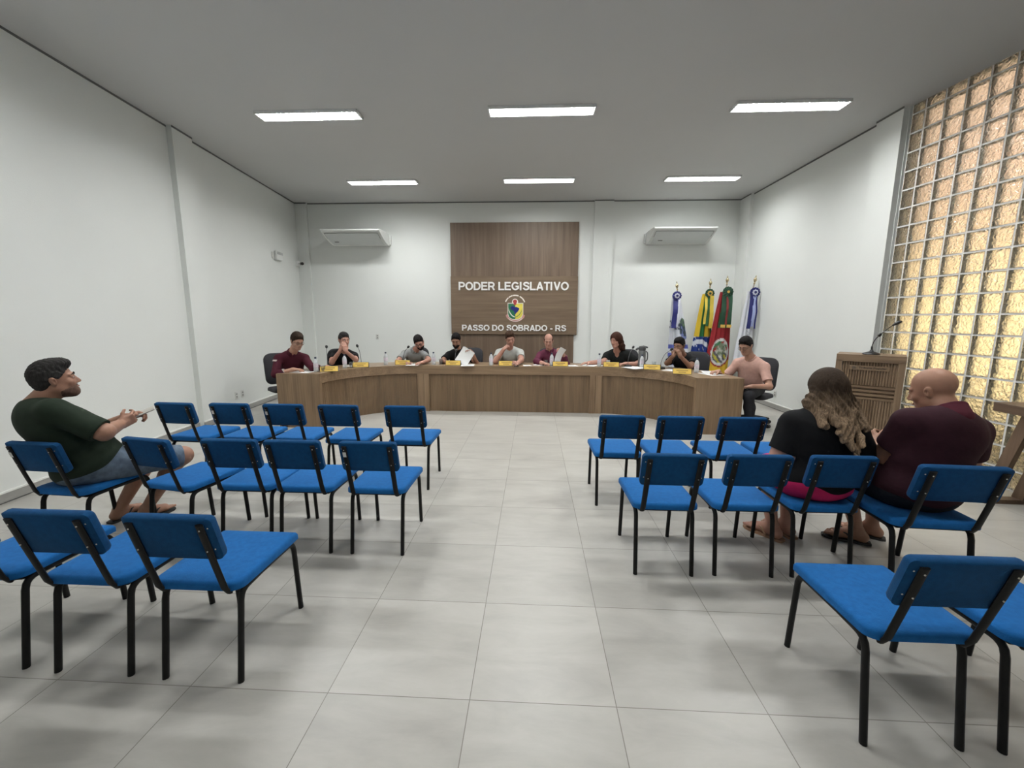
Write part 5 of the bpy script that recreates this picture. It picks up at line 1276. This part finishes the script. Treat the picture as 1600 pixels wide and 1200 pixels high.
            o = mb.build('sandal', plain(*g('solemat', ('flip_flop_rubber', (0.015, 0.015, 0.016), 0.6))), root)
            o.matrix_parent_inverse = base_inv(root)
            st = MB(); z = zt
            for q in (1, -1): st.tube([tuple(a+fd*0.02+sd*0.040*q+np.array((0, 0, z-a[2]))), tuple(a+fd*0.06+sd*0.034*q+np.array((0, 0, 0.062-a[2]))), tuple(a+fd*0.11+sd*0.010*q+np.array((0, 0, 0.070-a[2]))), tuple(a+fd*0.150+np.array((0, 0, z-a[2])))], 0.006, 6)
            o2 = st.build('strap', plain(*g('strapmat', ('flip_flop_rubber', (0.015, 0.015, 0.016), 0.6))), root); o2.parent = o; o2.matrix_parent_inverse = Matrix.Identity(4)
    ALL[label] = dict(root=root, S=S, E=El, W=Wr, H=H, HR=HR)
    return root

# ------------------------------------------------------------------ who sits where
SK = ('skin_fair', (0.42, 0.235, 0.165)); SK2 = ('skin_tanned', (0.34, 0.18, 0.12)); SK3 = ('skin_rosy', (0.45, 0.24, 0.18)); SK4 = ('skin_brown', (0.24, 0.125, 0.08))
HB = ('hair_black', (0.010, 0.008, 0.008)); HD = ('hair_dark_brown', (0.028, 0.017, 0.011)); HM_ = ('hair_brown', (0.055, 0.030, 0.018)); HG = ('hair_grey_black', (0.030, 0.028, 0.027))
def RR(c, Rr, ang): a = math.radians(ang); return (c[0]+Rr*math.cos(a), c[1]+Rr*math.sin(a))
DOWN = (0, 0, -1)
PEOPLE = [
 ('seated person in a dark green T-shirt holding a phone, alone by the left wall',
  dict(P=(-3.03, 2.62, 0.565), N=(-3.205, 2.48, 1.00), H=(-3.095, 2.55, 1.15), face=(0.40, 0.92), look=(0.66, 0.75), pitch=6, fat=1.42, sh=0.215, hs=1.0, arm=1.08, h=0.0045, belly=0.02, neckl=1,
       ER=(-2.72, 2.50, 0.80), WR=(-2.875, 2.72, 0.815), EL=(-3.10, 2.75, 0.83), WL=(-2.935, 2.82, 0.835), sleeve=0.92, loose=0.006,
       HR=((0.30, 0.85, 0.35), (-0.75, 0.50, 0.2), (35, 40, 25)), HL=((0.60, 0.55, 0.20), (0.4, -0.3, -0.75), (45, 50, 30)),
       KR=(-2.70, 3.00, 0.50), KL=(-2.98, 3.06, 0.50), AR=(-2.985, 2.93, 0.085), AL=(-3.19, 2.92, 0.085), FR=(0.25, 0.97), FL=(0.1, 0.99),
       skin=SK2, hair=HG, style='quiff', hth=0.007, top=('dark_green_jersey', (0.016, 0.026, 0.016)), beard=True, beardmat=('stubble', (0.15, 0.088, 0.065)), bottom=('faded_denim', (0.11, 0.145, 0.19), 0.25), leglen=0.97, bottomname='shorts', shoes='flip', collar=False)),
 ('seated person with long blond-tipped hair, black top and pink skirt, seen from behind',
  dict(P=(1.775, 2.63, 0.555), N=(1.815, 2.62, 0.985), H=(1.835, 2.70, 1.120), face=(0.04, 1), look=(-0.12, 1), pitch=-16, roll=4, fat=1.26, sh=0.178, hs=1.0, arm=1.12, h=0.0045, bust=True, browmat=('brow_hair_brown', (0.03, 0.02, 0.015)),
       EL=(1.53, 2.60, 0.70), WL=(1.68, 2.84, 0.70), ER=(2.10, 2.66, 0.70), WR=(2.16, 2.83, 0.78), sleeve=0.66, loose=0.004,
       HL=((0.5, 0.8, -0.1), DOWN, (25, 30, 20)), HR=((0.25, 0.5, 0.8), (-0.9, 0.1, 0.2), (20, 25, 20)),
       KL=(1.70, 3.05, 0.50), KR=(1.88, 3.06, 0.50), AL=(1.735, 2.93, 0.085), AR=(1.86, 2.98, 0.085), FL=(-0.55, 0.83), FR=(-0.3, 0.95),
       skin=SK3, hair=('hair_blond_tips', (0.035, 0.022, 0.014), (0.32, 0.22, 0.14), 0.98, 1.22), style='long', hwide=0.122, hlen=0.37, hskew=0.02, hback=0.075, top=('black_knit_top', (0.006, 0.006, 0.007)), topname='blouse',
       bottom=('pink_skirt_fabric', (0.52, 0.02, 0.11)), leglen=0.95, bottomname='skirt', skirt=True, shoes='sandal', solemat=('tan_sandal_sole', (0.30, 0.17, 0.10), 0.6), strapmat=('tan_sandal_strap', (0.34, 0.20, 0.12), 0.5))),
 ('seated person with shaven head and dark maroon polo shirt, seen from behind',
  dict(P=(2.27, 2.49, 0.575), N=(2.345, 2.42, 1.035), H=(2.325, 2.54, 1.150), face=(-0.06, 1), look=(-0.50, 0.86), pitch=-20, roll=-2, fat=1.30, sh=0.20, hs=1.06, arm=1.15, h=0.0045, belly=0.03,
       EL=(2.13, 2.56, 0.74), WL=(2.26, 2.80, 0.76), ER=(2.64, 2.52, 0.74), WR=(2.46, 2.76, 0.73), sleeve=0.64, loose=0.008,
       HL=((0.2, 0.8, 0.35), (0.8, 0, -0.3), (35, 45, 30)), HR=((-0.6, 0.7, 0.1), (-0.4, 0, -0.8), (30, 35, 25)),
       KL=(2.16, 2.93, 0.50), KR=(2.42, 2.96, 0.50), AL=(2.30, 2.90, 0.085), AR=(2.46, 2.98, 0.085), FL=(-0.88, 0.45), FR=(-0.80, 0.55),
       skin=SK2, style='shaved', hair=None, top=('dark_maroon_pique', (0.030, 0.008, 0.014)), topname='polo_shirt', collar=True, collarmat=('maroon_collar', (0.07, 0.012, 0.022)), bottom=('black_shorts', (0.010, 0.012, 0.018)), leglen=0.96, bottomname='shorts', shoes='flip')),
 ('seated person in a maroon shirt with glasses, writing at the left desk end',
  dict(P=(-3.72, 6.27, 0.57), N=(-3.565, 6.05, 1.035), H=(-3.425, 5.97, 1.215), face=(0.50, -0.87), look=(0.80, -0.60), pitch=-24,
       ER=(-3.71, 5.86, 0.825), WR=(-3.45, 5.86, 0.815), EL=(-3.22, 6.06, 0.825), WL=(-3.12, 6.22, 0.815), sleeve=1.35,
       HR=((0.97, 0.1, 0.0), DOWN, (15, 35, 25)), HL=((0.7, -0.6, 0.0), DOWN, (15, 30, 25)),
       skin=SK, hair=HD, style='short', top=('maroon_uniform_cotton', (0.055, 0.008, 0.016)), collar=True, glasses='thin', closed=True, bottom=('charcoal_trousers', (0.02, 0.02, 0.024)))),
 ('seated person in a black T-shirt covering the mouth with both hands, elbows on the desk',
  dict(P=(-3.42, 7.28, 0.57), N=(-3.20, 6.98, 1.00), H=(-3.135, 6.86, 1.185), face=(0.42, -0.90), look=(0.72, -0.68), pitch=-6,
       ER=(-3.29, 6.68, 0.82), WR=(-3.115, 6.66, 1.03), EL=(-2.86, 6.72, 0.82), WL=(-3.03, 6.66, 1.02), sleeve=0.62,
       HR=((0.25, 0.10, 0.95), (0.55, 0.75, 0.1), (15, 30, 25)), HL=((-0.15, 0.05, 0.97), (-0.75, 0.65, 0.1), (15, 30, 25)),
       skin=SK3, hair=HG, style='short', hbase=-0.012, top=('black_cotton', (0.007, 0.007, 0.008)), bottom=('charcoal_trousers', (0.02, 0.02, 0.024)))),
 ('seated person with dark-rimmed glasses and beard in a grey polo shirt, head bowed, writing',
  dict(P=(-2.18, 7.74, 0.57), N=(-2.115, 7.42, 0.985), H=(-1.985, 7.26, 1.135), face=(0.10, -1), look=(0.22, -0.97), pitch=-33, roll=18, tilt=0.01,
       ER=(-2.32, 7.18, 0.82), WR=(-2.15, 7.02, 0.815), EL=(-1.76, 7.20, 0.82), WL=(-1.86, 6.99, 0.815), sleeve=0.68,
       HR=((0.55, -0.8, 0.0), (0.3, 0, -0.9), (30, 45, 30)), HL=((-0.45, -0.85, 0.0), DOWN, (15, 25, 20)),
       skin=SK3, hair=HB, style='short', beard=True, glasses='thick', closed=True, top=('grey_melange_pique', (0.27, 0.275, 0.27)), topname='polo_shirt', collar=True, bottom=('dark_blue_jeans', (0.025, 0.035, 0.06)))),
 ('seated person with dark beard and black polo shirt, holding up a sheaf of white papers',
  dict(P=(-1.36, 7.74, 0.57), N=(-1.335, 7.45, 0.975), H=(-1.355, 7.36, 1.165), face=(0.02, -1), look=(0.0, -1), pitch=-22,
       ER=(-1.57, 7.22, 0.82), WR=(-1.40, 7.04, 0.815), EL=(-0.98, 7.22, 0.82), WL=(-1.03, 7.10, 0.97), sleeve=0.66,
       HR=((0.8, -0.6, 0.0), (0.2, 0, -0.9), (30, 45, 30)), HL=((-0.55, -0.4, 0.55), (-0.3, -0.8, -0.5), (25, 45, 35)),
       skin=SK2, hair=HB, style='short', beard=True, closed=True, top=('black_cotton', (0.007, 0.007, 0.008)), topname='polo_shirt', collar=True, bottom=('dark_blue_jeans', (0.025, 0.035, 0.06)))),
 ('seated person in a pale grey T-shirt resting a fist on the mouth, below the crest',
  dict(P=(-0.42, 7.74, 0.58), N=(-0.42, 7.46, 1.03), H=(-0.405, 7.35, 1.21), face=(0.03, -1), look=(0.22, -0.97), pitch=-22, roll=10, fat=1.10, sh=0.185, arm=1.1,
       ER=(-0.65, 7.22, 0.82), WR=(-0.505, 7.20, 1.03), EL=(-0.18, 7.20, 0.82), WL=(-0.26, 6.98, 0.815), sleeve=0.66,
       HR=((0.65, 0.15, 0.65), (0.5, 0.5, -0.5), (50, 80, 50)), HL=((-0.25, -0.9, 0.1), (-0.7, 0, -0.6), (35, 50, 35)),
       skin=SK3, hair=HM_, style='quiff', closed=True, top=('pale_grey_cotton', (0.40, 0.41, 0.385)), vneck=False, bottom=('dark_blue_jeans', (0.025, 0.035, 0.06)))),
 ('seated person with receding hair and wine-red shirt, reading a raised sheet of paper',
  dict(P=(0.31, 7.78, 0.57), N=(0.295, 7.50, 0.985), H=(0.265, 7.42, 1.165), face=(-0.04, -1), look=(-0.05, -1), pitch=-17, fat=1.08,
       ER=(0.055, 7.25, 0.82), WR=(0.17, 7.05, 0.815), EL=(0.57, 7.25, 0.83), WL=(0.50, 7.18, 0.99), sleeve=1.55,
       HR=((0.5, -0.8, 0.0), DOWN, (15, 30, 25)), HL=((-0.45, -0.45, 0.6), (-0.4, -0.7, -0.5), (25, 45, 35)),
       skin=SK3, hair=HD, style='bald_crown', closed=True, top=('wine_red_cotton', (0.105, 0.022, 0.045)), collar=True, bottom=('charcoal_trousers', (0.02, 0.02, 0.024)))),
 ('seated person with shoulder-length brown hair and black blouse, right arm stretched over papers',
  dict(P=(1.58, 7.66, 0.57), N=(1.455, 7.38, 1.00), H=(1.405, 7.28, 1.195), face=(-0.30, -0.95), look=(-0.72, -0.70), pitch=-16, fat=1.18, sh=0.18, bust=True, arm=1.1,
       ER=(1.13, 7.28, 0.85), WR=(0.955, 7.18, 0.815), EL=(1.72, 7.16, 0.825), WL=(1.53, 7.06, 0.815), sleeve=0.80, loose=0.008,
       HR=((-0.95, -0.3, 0.0), DOWN, (10, 20, 15)), HL=((-0.9, -0.4, 0.0), DOWN, (20, 35, 25)),
       skin=SK3, hair=('hair_chestnut', (0.050, 0.020, 0.013)), style='long', hwide=0.062, hlen=0.25, closed=True, top=('black_blouse_cotton', (0.007, 0.008, 0.008)), topname='blouse', vneck=True, bottom=('charcoal_trousers', (0.02, 0.02, 0.024)))),
 ('seated person in a black T-shirt with folded hands, right of the thermos',
  dict(P=(2.60, 7.24, 0.57), N=(2.435, 6.98, 0.975), H=(2.325, 6.86, 1.135), face=(-0.55, -0.83), look=(-0.70, -0.72), pitch=-14,
       ER=(2.06, 6.74, 0.82), WR=(2.185, 6.66, 1.00), EL=(2.44, 6.66, 0.82), WL=(2.27, 6.62, 0.99), sleeve=0.60,
       HR=((0.35, 0.15, 0.85), (0.55, 0.7, -0.2), (45, 60, 40)), HL=((-0.35, 0.1, 0.85), (-0.5, 0.8, -0.2), (45, 60, 40)),
       skin=SK4, hair=HB, style='short', top=('black_cotton', (0.007, 0.007, 0.008)), bottom=('dark_blue_jeans', (0.025, 0.035, 0.06)))),
 ('seated person with glasses in a pale pink polo shirt at the right desk end',
  dict(P=(3.17, 6.22, 0.57), N=(3.06, 6.06, 1.00), H=(2.93, 5.98, 1.19), face=(-0.72, -0.69), look=(-0.80, -0.60), pitch=-26,
       ER=(2.80, 6.18, 0.83), WR=(2.64, 6.10, 0.82), EL=(3.17, 5.86, 0.74), WL=(2.96, 5.78, 0.66), sleeve=0.70, loose=0.006,
       HR=((-0.9, -0.2, -0.05), DOWN, (30, 45, 30)), HL=((-0.8, 0.4, -0.2), DOWN, (20, 30, 20)), KL=(2.92, 5.76, 0.53), KR=(2.80, 6.0, 0.53), AL=(2.98, 5.78, 0.085), AR=(2.84, 5.98, 0.085),
       skin=SK, hair=HB, style='short', glasses='thin', closed=True, top=('pale_pink_pique', (0.56, 0.345, 0.29)), topname='polo_shirt', collar=True, hem=0.09, bottom=('charcoal_trousers', (0.02, 0.02, 0.024)))),
]
for lab, cfg in PEOPLE: person(lab, cfg)

# badges sewn on the maroon shirt, laid on the cloth
def badge(root, at, size, mat, name='badge'):
    at = Vector(at); sh_o = [c for c in root.children if c.name.startswith('shirt')][0]; me = sh_o.data
    n = len(me.vertices); co = np.empty(n*3, np.float32); me.vertices.foreach_get('co', co); co = co.reshape(-1, 3)
    i = int(((co-np.array(at))**2).sum(1).argmin()); v = me.vertices[i]; nn_ = v.normal.copy()
    x = Vector((0, 0, 1)).cross(nn_).normalized(); y = nn_.cross(x)
    rot = Matrix((x, y, nn_)).transposed().to_4x4()
    o = MB().box(v.co+nn_*0.004, (size[0], size[1], 0.006), rot, 0.002).build(name, mat, root); o.matrix_parent_inverse = base_inv(root)
_r = [v['root'] for k, v in ALL.items() if 'maroon shirt' in k][0]
badge(_r, (-3.40, 5.80, 0.93), (0.05, 0.06), plain('badge_grey', (0.34, 0.30, 0.28), 0.6))
badge(_r, (-3.74, 5.85, 0.97), (0.075, 0.028), plain('badge_pale', (0.50, 0.40, 0.38), 0.6))
